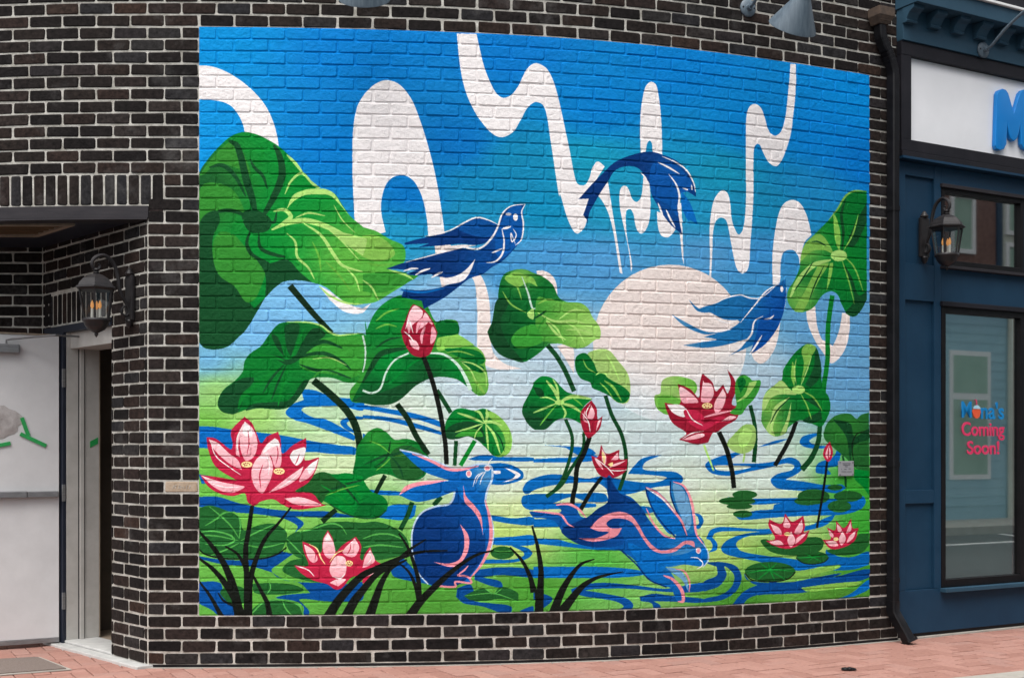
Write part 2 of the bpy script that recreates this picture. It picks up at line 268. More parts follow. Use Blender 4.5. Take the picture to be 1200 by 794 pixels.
MURAL = '''
# skyscape whites
f W A1 28,185! 90,190 160,215 230,258 290,310 340,370 375,440 395,510 405,570! 330,570! 245,510! 240,470 215,415 175,370 110,348 28,343!
f W P 416,268! 413,200 414,150 420,122 435,102 452,94 468,99 482,116 492,140 500,165 508,195 514,225 518,250 521,274! 502,277! 500,255 495,232 487,215 478,207 470,205 460,208 452,217 447,235 447,250 452,272! 440,275!
f WP P 508,278! 521,272! 530,290 550,310 565,325 573,350 575,380 577,410 590,425 612,432! 580,432 562,422 559,400 559,360 553,325 530,328 518,338! 512,310!
f W A2 438,37! 530,40! 545,110 565,190 592,260 625,318 655,337 690,323 722,285 745,238 765,200 790,180 A3 20,176 62,200 92,255 112,320 130,395 150,490 170,585 190,690 208,738 B3 240,66 262,30 A3 275,660 300,632 332,655! B3 270,80! 255,180 240,260 200,292 160,225 125,110 A3 120,794 105,700 90,600 75,500 62,415 45,370 15,355 A2 790,362 765,385 735,440 700,495 645,520 600,500 550,445 510,380 480,310 460,230 447,140
f W A3 500,594! 497,500 500,400 512,320 525,280 548,262 570,275 582,320 592,400 598,500 600,604! 555,592! 552,550 542,535 530,548 522,592!
f W A4 402,178! 428,180! 428,270 424,340 415,420 405,500 385,570 360,630 335,655 305,640 280,600 262,560 248,550 235,565 230,620 230,794 B4 222,260 215,350 212,420 200,465 178,478 155,460 140,410 125,330 105,235 80,218 55,235 42,290 38,400 33,500! 25,490! 28,400 26,300 30,220 45,140 70,100 90,90 110,105 122,150 130,230 150,285 163,297 180,275 192,200 196,100 A4 195,700 195,600 195,480 198,420 210,380 235,365 262,380 280,420 298,480 315,505 335,512 360,490 378,430 390,330 398,240
f W B4 320,530! 318,400 328,300 345,210 370,155 410,135 445,150 475,200 490,250 500,300! 470,330 455,380 445,440! 440,400 420,372 395,368 370,380 358,420 355,500 350,530!
f WP B4 475,650! C4 480,20 500,80 525,130 550,165! 590,220 630,195 662,140 678,60 B4 678,665! 642,660! C4 640,10 625,80 600,140! 575,120! 550,110 530,60 522,10 B4 518,630!
f WP B4 385,540! 375,640 C4 360,0 345,100 330,150 300,200 265,222 235,205 220,175! 320,60!
e SUN 90 92 P 785,402
g PB2 55 .95 P 740,492 790,500 850,492 880,470
f W B3 345,35! 370,200 390,320 415,480! 402,474! 375,300 350,200 320,140 296,112!
f W B3 402,100 412,75 430,70 445,90 460,130 480,145 500,125 510,60 512,8! 535,40 545,130 540,230 520,280 500,292 480,270 465,200 450,178 432,190 435,300 460,440 455,472! 445,380 430,300 412,220 402,160
f W B3 575,190! 580,260 595,300 625,310 650,290 664,260 650,225! 610,200!
f W B3 665,150! 688,150! 692,240 700,440! 692,400 680,280 665,200
f WP B3 15,465! 50,465 90,490 108,530 112,600! 60,570! 20,500!
f WP C3 110,140! 180,130 190,270! 150,200!
f W B1 590,535! 640,560 680,590 740,625 794,640 B2 0,640 40,615! 20,640 0,660 B1 750,665 700,650 640,600!
# ripples
f U1 C1 28,512! 100,515 200,530 300,540 420,555 550,580 680,600 760,612 760,645! 640,640 560,632 430,640 300,625 150,620 28,612!
f U1 C1 505,340! 570,345 650,375 794,395 794,440 700,420 600,420 520,425 510,440 560,470 620,480 700,520 760,560 755,580! 650,540 540,500 470,480 435,450 470,410 520,390!
f U1 C1 690,490 730,470 794,468 794,480 750,482 720,500 770,545! 740,540 700,515
f U1 C2 0,412! 100,428 250,455 375,498 370,520! 250,480 100,450 0,432!
f U1 C2 0,460! 120,470 250,500 368,540 365,553! 240,520 120,490 0,475!
f U1 C2 0,545! 20,555! 0,575!
f U1 C2 490,665! 560,645 650,655 794,658 794,674 650,674 520,672!
f U1 D2 570,55! 640,48 700,60 745,90 745,120 700,140 640,150 580,145!
f W D2 660,70! 710,85 735,105 700,128 650,138! 700,118 712,102!
f W D2 590,85! 640,85 640,97 590,98!
f U1 D2 0,170! 80,175 185,183 175,198 60,195 0,190!
f U1 D2 60,300! 130,245 250,245! 235,300 170,315!
f U1 D2 600,290! 700,305 794,300 794,335 700,332 600,315!
f U1 D2 600,395! 700,390 794,385 794,428 600,428!
f U2 D2 125,500! 180,480! 300,610! 200,592 140,570
f U1 D2 690,430 760,440 790,465 770,490 700,510 560,515! 570,498 700,496 750,478 745,460
f U2 D2 520,545! 650,532 794,545 794,578 640,568 560,580! 640,598 650,625 600,620 520,590!
f U2 D2 440,630! 500,612 520,650! 480,665 520,690 600,700 690,715 690,758! 660,752 560,715 470,700 435,670!
f U2 D2 730,735! 780,715 794,715 794,740 760,750!
f U1 D1 30,100! 120,115 200,140 110,140 45,145!
f U2 D1 28,205! 120,205 220,235 350,260 480,272 620,272 720,288 794,300! 640,302 560,300 480,296! 520,330 480,370! 490,340 420,305 300,285 200,277 90,257 28,252!
f U2 D1 28,480! 120,495 220,500 300,495 400,460 470,470! 400,520 370,545 400,580 480,600 600,605 700,612 794,600! 794,682 720,692 620,690 500,682 545,735 540,765! 510,765! 520,720 480,690 390,675 430,662 550,652! 500,605 430,592 370,555! 280,530 150,520 28,492!
f U2 D1 28,600! 130,605 150,660 200,700 215,765! 130,760 90,730 28,700!
f U1 D3 0,30! 90,25 200,20 260,0 305,28 250,42 90,45 0,45!
f U1 C3 50,600! 150,605 260,615 290,640 220,650 150,612!
f U1 D3 -50,170 -25,132 60,103 140,103 250,120 320,110 440,130 540,140 600,130 620,115 560,105 440,98! 470,60 510,25 600,10! 520,45 510,75 560,85 660,90 695,115 690,140 640,152 560,162 480,185 420,195 360,180 300,142 200,140 100,150 40,162 0,176 -20,190 -40,190
f U1 D3 -45,200 80,190 200,190 330,190 345,225 250,228 180,206 100,232 20,262 -30,262 -55,235
f U1 D3 -40,245! 100,235 290,238 290,252 100,262 -20,266!
f U1 D3 450,248! 540,252 565,275 470,285!
f U1 D3 0,308! 100,312 130,342 0,347!
f U1 D3 0,398! 110,403 200,425 330,430 410,455! 300,452 130,435 0,422!
f U1 D3 0,530! 130,530 300,530 450,540 560,560! 450,577 300,582 150,582 0,582!
f U2 D3 175,635! 250,610 350,605 500,620 620,632 794,605 794,642 640,648 450,632 300,632 240,640! 360,660 440,680 465,710 440,742 360,742! 420,715 380,690 250,670 180,652!
f U2 D3 495,670! 560,655 640,665 794,680 794,697 650,692 560,690! 590,710 590,737 565,737 550,700 500,690!
f U2 D3 0,650! 60,660 90,680 50,720 0,738! 40,700 0,682!
f U1 D3 745,280! 780,290 792,320 770,355 745,345! 770,330 765,300!
f U1 D4 5,62 20,40 100,10 190,-8 130,28 110,50! 250,50 330,40 400,22 440,38 455,75 430,100 380,125! 470,135 560,150 640,148 662,165! 620,187 560,182 420,175 340,165 310,130 340,100 410,80 420,60 380,50 300,70 200,90 120,107 40,97
f PALE D4 45,60! 110,58 220,66 140,84 60,80
f U1 D4 110,205! 190,213 300,213 440,210 580,215 740,203 752,230 730,262 650,287 500,292 320,302 170,312 140,290! 250,268 320,264! 330,240 440,228 250,242 185,236!
f U1 D4 520,90 530,50 590,25 640,-10! 620,60 575,72 590,100 540,97
f U1 C4 445,590 460,560 520,545 540,548! 490,580 520,600 580,605 560,615 480,612
f U1 C4 250,610! 330,580 390,572 330,595!
f U1 C4 620,620! 640,640 600,690 560,690! 600,660
f U1 D4 10,400! 30,360 80,345 250,355 400,350! 500,335 560,305 612,285! 590,320 540,347 400,372 260,367 100,365 50,375 40,395! 60,420 60,450 20,465! 40,440 30,410
f U1 D4 80,440 110,405 200,375 330,365 300,380 200,390 150,420 170,455 280,478 400,492 500,508 560,490 570,450 620,480 690,485 768,460 768,520! 700,542 600,548! 640,525 560,528 420,548 250,505 140,483 90,465
f U2 D4 185,560! 200,590 300,605 420,600! 640,560 500,612 350,622 230,610
f U2 D4 120,722! 180,650 250,615 330,602 420,610 600,580 768,540 768,580 640,612 450,652 250,662 200,682 180,715!
f U1 D4 620,682! 690,650 768,590 768,632 700,667!
f U2 D4 0,510! 80,508 150,528 175,580 150,642 90,682 0,697! 0,680 80,660 130,620 140,570 110,535 95,530 105,570 70,620 0,645! 0,600 60,570 60,530!
f GL1 D4 450,628! 600,608 735,600 700,620 600,635 480,645
f GL1 D4 330,560! 480,555 630,520 630,535 560,555 450,572
# pads
f GD D1 28,260! 80,245 150,265 220,300 240,360 300,340 380,330 440,370 430,430 400,470 330,490 240,490 150,490 60,470 28,440!
t GV 7 D1 220,400 180,340 140,300 80,250
t GV 7 D1 220,400 225,330 215,290
t GV 7 D1 220,410 130,390 60,385 30,400
t GV 7 D1 225,410 300,370 380,335
t GV 7 D1 225,420 320,440 430,420
t GV 7 D1 220,420 160,450 80,480
t GV 8 D1 60,340 110,310 150,280 200,275
t GV 8 D1 30,370 100,365 180,385 195,410 150,430 60,425
s BK 7 7 D1 28,445 60,472 150,492 240,494 330,492 400,470 440,440
f GD D1 440,400 480,370 540,360 600,330 700,320 794,325 D2 60,320 130,340 190,380 215,430 190,470 130,490 60,500 0,500 D1 700,500 600,505 500,490 450,450
t GV 8 D1 500,370 560,355 640,330 690,340 720,380
t GV 8 D2 0,400 60,380 130,380 200,410
t GV 8 D2 0,440 80,430 190,440
t GV 6 D1 440,400 480,440 520,480
f GD D1 420,545 460,502 540,500 560,575 620,605! 560,600 470,578
f GD D1 280,610! 370,605 480,615 520,640 460,655 360,660 290,650
f GD D1 130,650 170,620 240,630 260,690 180,700
f GD D1 280,730 340,690 430,685 500,715 515,765! 290,765!
s GV 7 7 D1 280,745 340,692 430,686 500,712 518,760
t GV 6 D1 420,690 440,730 470,760
t GV 6 D1 360,600 365,630 350,655
e GD 55 30 D2 650,465
t GV 5 D2 610,455 650,460 705,455
f GD D2 470,665! 560,630 610,660! 640,625 720,650 725,690! 640,680 560,690 500,685
t GV 5 D2 560,625 610,655 650,630
t GV 5 D2 475,665 610,655 720,690
e GD 45 17 D4 180,285
e GD 85 20 D4 155,225
e GD 58 20 D4 190,195
e GD 60 14 D4 165,250
e GD 75 36 D4 510,205
e GD 60 20 D4 480,225
e GD 35 14 D4 610,162
e GD 66 26 D4 670,203
e GD 55 28 D4 630,250
f GD D4 262,410 290,402 340,430 420,420 470,395 540,395 558,420 540,455 470,475 400,478 310,460
f GD D4 570,455 610,445 680,420 720,380 768,375! 768,430! 740,460 690,475 610,475
e GD 75 31 D4 505,488
s BK 4 4 D4 430,490 460,512 510,518 560,508 580,488
t GM 5 D4 440,490 505,485 570,478
t GM 5 D4 480,510 510,485 540,465
t GM 5 D4 470,468 505,485 550,508
e GD 118 46 D4 308,553
s BK 5 5 D4 190,560 220,590 300,600 390,588 425,555
t GM 7 D4 200,560 300,545 425,550
t GM 7 D4 250,590 305,545 340,512
t GM 7 D4 260,512 305,545 380,590
t GM 7 D4 300,510 308,545 330,595
# stems behind
s ST 34 34 C1 565,300 650,370 720,440 760,510 780,600 775,760
s ST 30 24 B1 455,535 510,600 570,670 650,755
s ST 26 26 C2 160,410 210,480 250,560 305,645
s SG 20 20 C2 345,345 380,400 410,450
s SG 18 18 C2 435,580 428,695
s GB 20 20 C2 522,580 455,695
s ST 22 26 D1 670,265 640,290 605,320
s ST 20 20 D2 105,105 85,140 55,200
s SG 22 22 D2 230,230 210,290 175,360
s SG 22 22 D2 365,205 330,245
s SG 22 22 C3 65,135 110,190 150,260 190,350
s SG 16 16 C3 150,480 180,560 175,640 135,760 100,810
s SG 18 18 C3 335,370 365,460 410,550 430,640 428,720 400,810
s SG 14 18 C3 235,540 230,620 170,720 D3 130,150 60,205
s GB 22 22 B4 597,580 580,700 575,794 C4 575,200 560,310 555,360
s BK 20 20 C4 430,490 395,580 330,695
s SG 22 26 C4 540,510 530,590 500,660 455,715
s SG 18 20 C4 215,415 235,500 240,580 232,680
s GLL 10 8 C4 0,600 30,680 45,720
s GLL 10 8 C4 190,640 182,680
s SG 10 10 C4 645,650 655,700 D4 660,160
# leaf: big top left
f G1 A1 28,690! 60,640 100,590 150,540 190,510 245,495 310,510 370,540 420,575 465,620 520,690 560,740 600,765 640,775 B1 665,108 700,160 740,215 794,260 B2 0,262 60,280 130,320 185,345 200,380 195,420 170,440 110,455! 180,470 260,490! 210,520 130,570 60,610 0,620 B1 760,625 720,615 670,580 620,540 560,520 500,510 430,515 390,540 340,590 300,660 250,740 200,790 C1 230,85 170,140 120,155 60,150 28,118!
g G2 50 .9 B1 120,40 70,130
g GL2 55 .85 B1 720,420 790,560 B2 60,520
g GL2 40 .6 B2 80,340
g GD2 45 .8 B1 60,620 C1 100,60 A1 60,740
f G2 A1 32,700! 90,620 170,545 220,560 250,620 270,690 200,660 120,640 60,690!
f G2 B1 28,100! 60,60 130,60 190,90 230,150 240,200 130,190 60,215 28,240!
f GD2 B1 28,250! 60,205 110,185 130,230 100,300 95,380 110,440 180,520 235,580 290,640! 340,590! 300,660 250,740 200,790 C1 230,85 170,140 120,155 60,150 28,118!
f G2 B1 100,330 130,285 190,295 245,350 300,400 340,470 320,540 290,600 250,610 200,540 130,490 100,420
f GD2 B1 290,400! 360,430 440,410 500,470 560,520! 500,510 430,515 390,540 340,590! 340,480
f GD2 B1 230,205 270,180 330,195 370,235 350,280 270,285
t GD2 34 B1 300,250 285,150 255,50 A1 210,560 170,535
t GD2 34 B1 310,240 360,160 400,80 A1 420,680 405,600 380,555
t GD2 18 B1 290,250 230,200 150,185 60,215
t GD2 16 A1 350,760 330,700 290,660 270,620
t GD2 20 A1 250,794 200,700 140,650 80,660
t GD2 18 B1 270,280 255,340 280,390 360,430
t GD2 18 B1 310,290 320,360 400,395 450,400
t GD2 14 B1 330,220 380,240 395,190
f GL1 B2 0,300! 60,300 120,335 150,390 80,420 0,400 B1 740,350! 790,310
f G2 B2 0,480! 100,470 180,478 250,495 180,530 120,560 60,570 0,560!
f GLL A1 510,685 540,705 580,755 B1 620,85 660,105 700,165 735,215! 680,150 640,115 580,110 520,115 470,145 440,180! 470,115 530,88 600,82!
t GLL 12 B1 432,110 460,50 510,12 560,60 590,85
t GLL 14 A1 440,600 480,640 525,700
t GLL 26 B1 370,275 440,245 520,232 600,250 680,285 760,330
t GLL 20 B1 378,188 430,182 460,215 430,240 378,275
f GLL B1 600,245 680,280 794,310 B2 20,322 0,400 B1 794,395 740,360 680,310
t GLL 12 B1 440,290 480,330 490,400 540,450 570,505
t GLL 16 B1 520,245 600,300 660,390 700,440 794,470
t GLL 9 B1 720,455 760,500 780,560
t GLL 9 B1 480,220 540,197 620,210
t GLL 9 B2 0,508 40,540 75,605
t GLL 10 B2 120,460 200,485 235,505
t GLL 10 B1 590,535 640,580 720,615 794,620
t GL2 10 B1 620,420 680,480 740,560
t GL2 10 B1 560,330 590,400 600,470
t GLL 7 B1 620,260 700,330 780,420
t GB 12 B1 420,330 440,400 500,440
t GL2 9 B2 20,430 80,440 140,430
t GLL 6 B1 660,160 700,230 760,290
t GB 14 B1 180,300 200,250 240,230
t GB 16 A1 300,640 330,600 320,560
# leaf mid left
f G3 C1 440,28 400,40 360,85 320,140 270,175 245,210 235,260 200,300 150,340 125,380 120,420 150,450 210,450 270,430 340,430 430,432 480,400 520,340 550,295 600,285 660,290 720,310 780,305 P 426,438 429,415 430,395 C1 794,82 740,85 680,90 640,75 600,45 540,30
g GB 35 .7 C1 420,260 340,330 300,230
g G2 40 .8 C1 720,160 780,200
f G2 C1 520,130! 640,100 740,95 794,100 794,260 740,290! 640,270 560,260 500,230
f GD2 C1 235,290 290,290 250,360 210,450 150,450 120,420 125,380 160,335
f GD2 C1 430,60 440,40 500,40 480,130 460,190! 440,150
f GD2 C1 370,85 400,100 430,190! 390,140
f GD2 C1 560,60 600,60 620,90 540,140 480,190! 520,110
f GD2 C1 430,432 300,430 250,440 280,410 380,400 450,390 520,300 545,300 480,400
t GD2 26 C1 340,180 400,195 440,215 480,200 560,135 620,120 700,150
t GD2 18 C1 470,205 540,180 620,175 700,215 740,250
t GD2 16 C1 500,225 570,250 650,260 740,290
t GD2 12 C1 430,225 370,290 330,360
t GD2 10 C1 440,225 400,310 370,390
t GB 22 C1 215,430 240,370 330,300 400,235
t GLL 9 C1 440,28 540,30 600,45 640,75 680,90 740,85 794,80
t GB 12 C1 300,180 380,190 430,210
t GB 10 C1 520,60 490,130 460,200
t G2 10 C1 560,290 600,260 680,270
t GB 14 C1 400,420 420,330 450,240
t GLL 6 C1 560,200 640,195 720,230
# leaf behind bud
f G2 B2 20,740! 50,670 100,615 170,580 230,585 290,610 340,700 390,692 440,700 445,740 C2 445,90 430,110 500,130 550,160 572,200 570,225 580,270 585,330 570,365 540,372! 510,350 480,310 440,295 390,285 340,285 290,300 240,330 180,385 130,410 60,415 0,405 P 412,470 C1 735,350 770,300 790,250 C2 5,200 15,100 10,20
g G3 40 .8 C2 60,80 B2 100,740
g GL1 22 .8 C2 560,300 570,180
g G1 30 .7 B2 130,650
f G3 C2 0,300! 40,230 90,190 150,160 215,160! 330,175 400,185 450,230 490,300 515,352! 440,295 390,285 340,285 290,300 240,330 180,385 130,410 60,415 0,405 P 412,470!
g G1 30 .8 C2 120,220 420,220
g GD2 25 .8 C2 60,390 300,290
f GD2 C2 0,370! 60,362 130,340 200,310 290,298! 240,330 180,385 130,410 60,415 0,405 P 412,470!
t GD2 26 C2 0,310 40,240 80,180 140,160 210,150
f GL1 C2 350,105 420,80 460,95 520,135! 420,150 350,160
f G3 C2 345,30 400,20 445,40 445,80 380,95 345,95
f G3 C2 450,205 510,215 565,240 555,265 490,240
f G3 C2 380,155 450,150 540,165 570,205 550,225 480,205
t GLL 8 C2 455,210 520,225 570,265 575,330
s PG 10 8 C2 0,346 40,358 80,340 110,260 150,205 215,172
s PG 8 18 C2 310,172 380,180 440,225 475,280 502,345
t GL1 14 C2 510,280 545,330 570,365
s PG 9 6 C2 0,90 12,150 10,220 0,260
t G1 12 C2 120,320 170,270 230,220 270,200
t GL2 9 B2 60,700 110,660 170,640
t GL2 9 C2 60,60 110,40 160,50
t GD2 10 C2 60,150 120,110 180,100
t GLL 7 C2 460,215 500,250 530,310
t GL1 7 C2 390,170 450,165 520,185
# bud
s BK 22 22 C2 283,190 320,290 350,400 370,500 385,600 390,690
f R2 B2 235,620! 280,640 320,690 345,745 C2 347,80 330,140 310,180 270,192 230,180 195,130 180,80 B2 180,740 200,690 220,640
f PK B2 238,628 278,650 275,680 230,720 215,760! 205,700
f PK B2 290,660 310,690 290,720 260,740! 275,700
t PK 18 C2 250,80 265,30 300,15 325,40
t PK 26 C2 325,50 330,90 318,130
t PK 14 C2 275,130 275,90 290,50
f PK C2 215,110! 245,115 262,140 262,160! 230,145
t W 6 C2 190,70 220,95 240,125
t W 6 C2 200,60 215,20 235,80
# small drooping leaf
f G3 C2 385,500 400,470 430,435 470,430 520,440 560,430 600,445 650,480 685,530 695,580 685,630 650,655 610,650 580,620 560,600 530,575 490,560 440,572 395,570 385,530
g G1 20 .7 C2 450,460 620,560
g GL1 14 .7 C2 690,580 660,500
f GL1 C2 600,445 650,480 685,530 695,580 685,630 650,655 610,650 640,645 665,600 650,540 610,490 570,450
f GD2 C2 390,530 430,500 500,490 550,510 570,590 530,575 490,560 440,572 395,570
f G2 C2 430,560 480,530 540,530 560,560 490,558
t GLL 12 C2 570,500 500,470 440,450
t GLL 12 C2 570,500 545,450 520,440
t GLL 14 C2 570,500 580,460 575,432
t GLL 12 C2 570,500 610,550 640,640
t GLL 10 C2 572,500 580,570 585,625
t GLL 14 C2 560,498 600,492 650,510
t GLL 8 C2 560,500 500,520 430,540
t GLL 7 C2 560,505 530,540 520,570
t GD2 7 C2 600,520 640,570 660,630
# leaf lower left of rabbit
f G3 C2 0,570 30,535 70,520 110,540 150,575 200,570 250,585 280,630 310,660 290,740 240,765 180,760 130,740 80,735 30,750 0,765 P 414,556 416,540 418,525
g G2 22 .7 C2 60,560 150,620
f GD C2 130,640 200,600 280,640 285,735 220,762 150,740
t GD2 14 C2 10,690 100,650 160,640 230,600
t GD2 10 C2 60,700 110,660 130,580
t GD2 10 C2 130,650 170,700 190,755
t GL2 6 C2 30,580 80,600 130,640
t GL2 6 C2 150,650 220,650 280,680
t GL2 6 C2 60,720 100,690 130,660
# leaf behind lotus
f G1 D1 540,120 600,90 660,100 720,95 794,110 D2 0,120 40,180 90,200 115,230 110,270 70,300 20,305 D1 794,305 700,275 640,240 560,200 480,180!
g G3 26 .8 D1 560,150 D2 60,270
f GD D1 540,120 600,90 640,100 700,160 640,180 600,235 560,200 480,180!
t GD2 12 D1 600,190 680,160 740,140 794,130
t GD2 12 D1 680,130 720,170 780,240
f G3 D2 0,230 60,240 100,260 70,300 20,305 D1 750,290!
t GB 9 D1 600,150 680,200 760,270
t GB 9 D1 700,140 760,180 794,230
t GL2 6 D1 620,200 700,170 780,150
s GD2 7 7 D1 640,240 700,275 760,298 D2 20,305 70,300 110,268
# centre leaf
f G3 B2 640,520 660,480 710,460 760,460 794,475 B3 40,490 90,530 120,590 160,610 220,615 255,640 275,680 310,730 310,780 C3 290,110 240,145 190,150 130,130 70,130! 30,170 C2 750,215 700,205 640,180 600,130 582,80 B2 580,750 600,710 630,640 630,580
g GL1 38 .95 B3 250,720 C3 220,100
g GL1 18 .8 B2 740,480
g GD2 30 .9 B2 610,700 C2 620,120
f GL1 B3 20,590 80,600 160,612 220,617 255,640 275,680 310,730 310,780 C3 290,110 240,145 190,150 130,130 70,120 20,110 B3 10,700
g G2 30 .8 B3 20,640 30,760
g GLL 20 .7 B3 280,740
f GL1 B2 660,500 710,470 770,490 794,500 B3 20,540! B2 770,520 720,540
f GD2 B2 625,600 680,610 640,700 660,770 C2 680,130 730,190 750,215 700,205 640,180 600,130 582,80 B2 580,750 600,710
f G2 C2 690,110 730,60 794,40 C3 20,60 40,120 0,140 C2 720,150
t PG 9 B2 740,490 770,570 790,640 B3 10,640
t GLL 12 B3 20,660 100,700 200,700 290,740
t GLL 12 B3 60,700 110,760 C3 150,110
t GLL 9 B3 120,690 180,650 240,650
t GL1 10 B3 20,620 60,600 100,600
t GLL 9 C3 60,20 110,60 140,120
t GLL 9 C3 150,30 200,60 240,130
t GLL 8 B3 150,740 220,740 300,770
t G2 9 B3 60,680 30,720 20,770
t GL1 8 B2 690,480 720,540 740,600
t GL1 8 B2 650,560 690,620 760,660
t GD2 10 B3 0,690 40,665 60,650
f GLL B2 765,660! 794,640 794,690 770,680
# leaf above crimson bud
f G3 C2 794,320 C3 0,310 40,280 90,290 130,330 160,355 220,370 275,385! 230,430 220,500! 180,480 140,475 100,490 60,525 20,530 0,525 C2 745,460 745,420 770,370
g G1 20 .8 C3 60,330 200,410
g GD2 18 .9 C2 780,480
f GD2 C2 745,440! 794,470 C3 20,470 90,485 60,525 20,530 0,525 C2 760,490
f GD2 C3 0,330! 40,340 50,380 20,370
t GLL 16 C3 120,402 100,350 60,300
t GLL 10 C3 120,402 110,330 90,292
t GLL 18 C3 120,402 180,375 270,385
t GLL 14 C3 125,405 180,420 225,450
t GLL 10 C3 130,410 150,450 140,478
t GLL 10 C3 110,405 50,430 0,450
e GLL 22 12 C3 122,402
t GLL 7 C3 110,400 70,380 30,380
t GL2 7 C3 110,410 60,470 30,510
t GL2 7 C3 180,380 210,400 230,420
# small leaf under sun
f GLP C3 250,180 340,155 400,215 440,270 452,340 440,400 400,405 360,375 320,290
f G3 C3 200,190 240,172 280,215 300,260 330,265 350,290 420,330 450,365 430,400 395,402 360,375 310,350 275,335 265,310 220,290 195,240
t GL1 12 C3 330,300 370,330 410,395
t GL1 7 C3 310,310 340,340 370,380
t GL1 6 C3 230,200 250,240 290,265
t GLL 9 C3 340,180 370,230 400,300
t GLL 9 C3 290,275 310,262 335,268 345,285
f GLP C3 600,300 650,280 720,290 755,310 758,350 700,440 640,460 600,450 570,420 565,370 590,360
g GL2 16 .9 C3 600,420 720,310
t GL2 12 C3 740,300 757,330 745,370
f GL2 C3 575,380 640,370 690,400 640,455 600,450
# crimson bud and small lotus
s BK 22 22 C3 262,562 235,640 205,700 195,794 D3 185,200 180,260
f R2 C3 270,392! 295,430 300,480 322,465! 310,520 280,555 255,567 235,540 220,490 220,450 240,420
f PK C3 270,415! 285,450 275,480 250,475!
f PK C3 300,490! 315,480 290,540!
t PK 9 C3 240,440 235,480 262,500
t W 5 C3 225,450 255,490 265,540
t W 5 C3 265,410 245,450 250,470
s BK 16 20 D3 320,112 270,180 220,265
f R2 C3 315,598! 340,640 400,622! 402,665 438,665! 430,720 370,753 310,740 280,690 270,650! 300,655
f PK C3 318,615! 338,650 335,690 318,670!
f PK C3 392,635! 395,665 360,670!
f PK C3 285,660 310,680 325,715 300,690
f PK C3 430,672! 400,690 355,705 370,690
f YL C3 320,630 335,650 330,690 322,660
f YL C3 345,690! 370,680 365,700
t W 5 C3 290,660 350,710 375,740
t W 5 C3 435,715 390,720 350,715
# big lotus right
s BK 22 22 C4 70,540 105,620 130,720 140,800
f R2 C3 785,270! 794,268 C4 0,272 40,310 55,350 90,318! 110,360 125,310 108,248! 140,290 150,340 130,410 175,420! 150,480 100,510 60,540 40,545 20,587! 0,592 C3 760,597 678,575! 712,545 650,500 620,440 610,403! 682,408 672,316! 730,340 770,380 775,310
f PK C3 682,330 740,365 768,400 740,405 692,400
f W C3 622,412! 690,415 720,450 700,470 650,450
f PK C4 0,310! 35,318 45,365 25,400 0,402!
f PK C3 790,300! 794,310 794,400 780,395
f PK C4 88,338! 102,372 85,430 55,452 48,410
f R1 C3 700,440 760,440 794,470 C4 0,500 60,470 100,470 60,500 0,530 C3 760,520 720,490
f PK C4 80,490! 120,465 150,470 120,485
f PK C3 690,575! 760,550 794,548 794,560 740,575
t W 6 C3 710,430 740,480 790,510
t W 5 C3 690,572 740,545 794,535
t PK 10 C4 0,470 60,455 130,440
e YL 24 14 C4 15,418
e R2 3 3 C4 2,416 10,411 20,412 29,416 8,423 20,424
# right leaves
f G3 B4 757,93! 700,92 660,115 620,180 580,230 540,270 500,310 465,350 450,400 445,450 420,510 390,560 390,610 420,650 460,658 510,635 550,580 590,560 620,575 640,620 670,670 700,678 730,650 757,600!
g GB 30 .8 B4 600,300 680,450
g GL1 26 .8 B4 440,600 470,360
f GD2 B4 757,150! 700,250 660,350! 700,350 757,240!
f GD2 B4 650,430! 690,500 720,580 757,560! 757,600! 730,650 700,678 660,660 700,600
f GL1 B4 500,310 540,295 575,330 600,385 560,370 500,375 450,420 465,350
f GL1 B4 600,190! 620,230 635,300 630,380! 610,320
t GLL 24 B4 590,415 510,440 440,510 400,590
f GL1 B4 530,440! 580,430 540,500 490,600 460,658! 420,650 470,560
f GL1 B4 585,430! 600,430 590,500 570,560!
t GD2 14 B4 640,380 648,290 640,200 660,130
t GL1 9 B4 757,96 700,94 660,117 620,180 580,230
e GLL 38 26 B4 628,395
t GL1 7 B4 650,370 690,300 720,200
t GL1 7 B4 655,400 700,450 740,560
t GD2 8 B4 570,350 530,330 500,330
t GL1 6 B4 640,410 670,500 700,620
t GD2 7 B4 510,420 460,500 420,560
t GD2 7 B4 560,440 520,520 490,600
f G3 C4 480,130 520,145 540,200 545,270 555,340 580,375 588,430 570,480 545,515 500,500 460,485 430,490 390,520! 380,545 330,560 290,530 268,490 270,440 285,360 330,320 360,300 370,250 400,200 440,155
g GB 22 .8 C4 420,250 520,430
g GL1 22 .9 C4 300,420 310,520
f GL1 C4 480,130 520,145 500,190 470,260 450,320! 465,220 455,160
f GLP C4 270,440 280,370 330,320 360,300 400,340 430,365 350,365 310,385 280,440
f GLP C4 400,375! 350,440 320,520 330,560 290,530 310,480 330,420
f GLP C4 380,545! 400,470 405,400! 385,480 355,555
f GL1 C4 412,210! 425,250 420,330! 405,280
f GD2 C4 520,150 540,200 545,270 500,330 470,320! 510,240
f GD2 C4 450,380! 530,400 550,480! 500,500 460,485 540,440 520,420
e GLL 30 20 C4 440,343
t GL1 7 C4 460,350 510,380 550,440
t GL1 6 C4 450,360 480,420 500,480
t GD2 7 C4 400,380 340,440 310,500
t GLL 6 C4 430,320 420,260 430,200
t GLL 6 C4 450,325 480,250 500,190
f G2 C4 150,300 180,273 210,285 225,300 262,300 258,340 230,390 200,420 172,458 120,450 150,420 145,360
f GLL C4 210,310! 245,305 200,375 150,400 190,365
f G3 C4 155,300 180,285 195,310 170,360!
f GLP C4 242,560 225,620 180,640 130,625 108,590 150,540 190,505 232,510
g GL1 14 .6 C4 180,540
f GLL C4 190,520 225,540 200,600 170,610 160,560
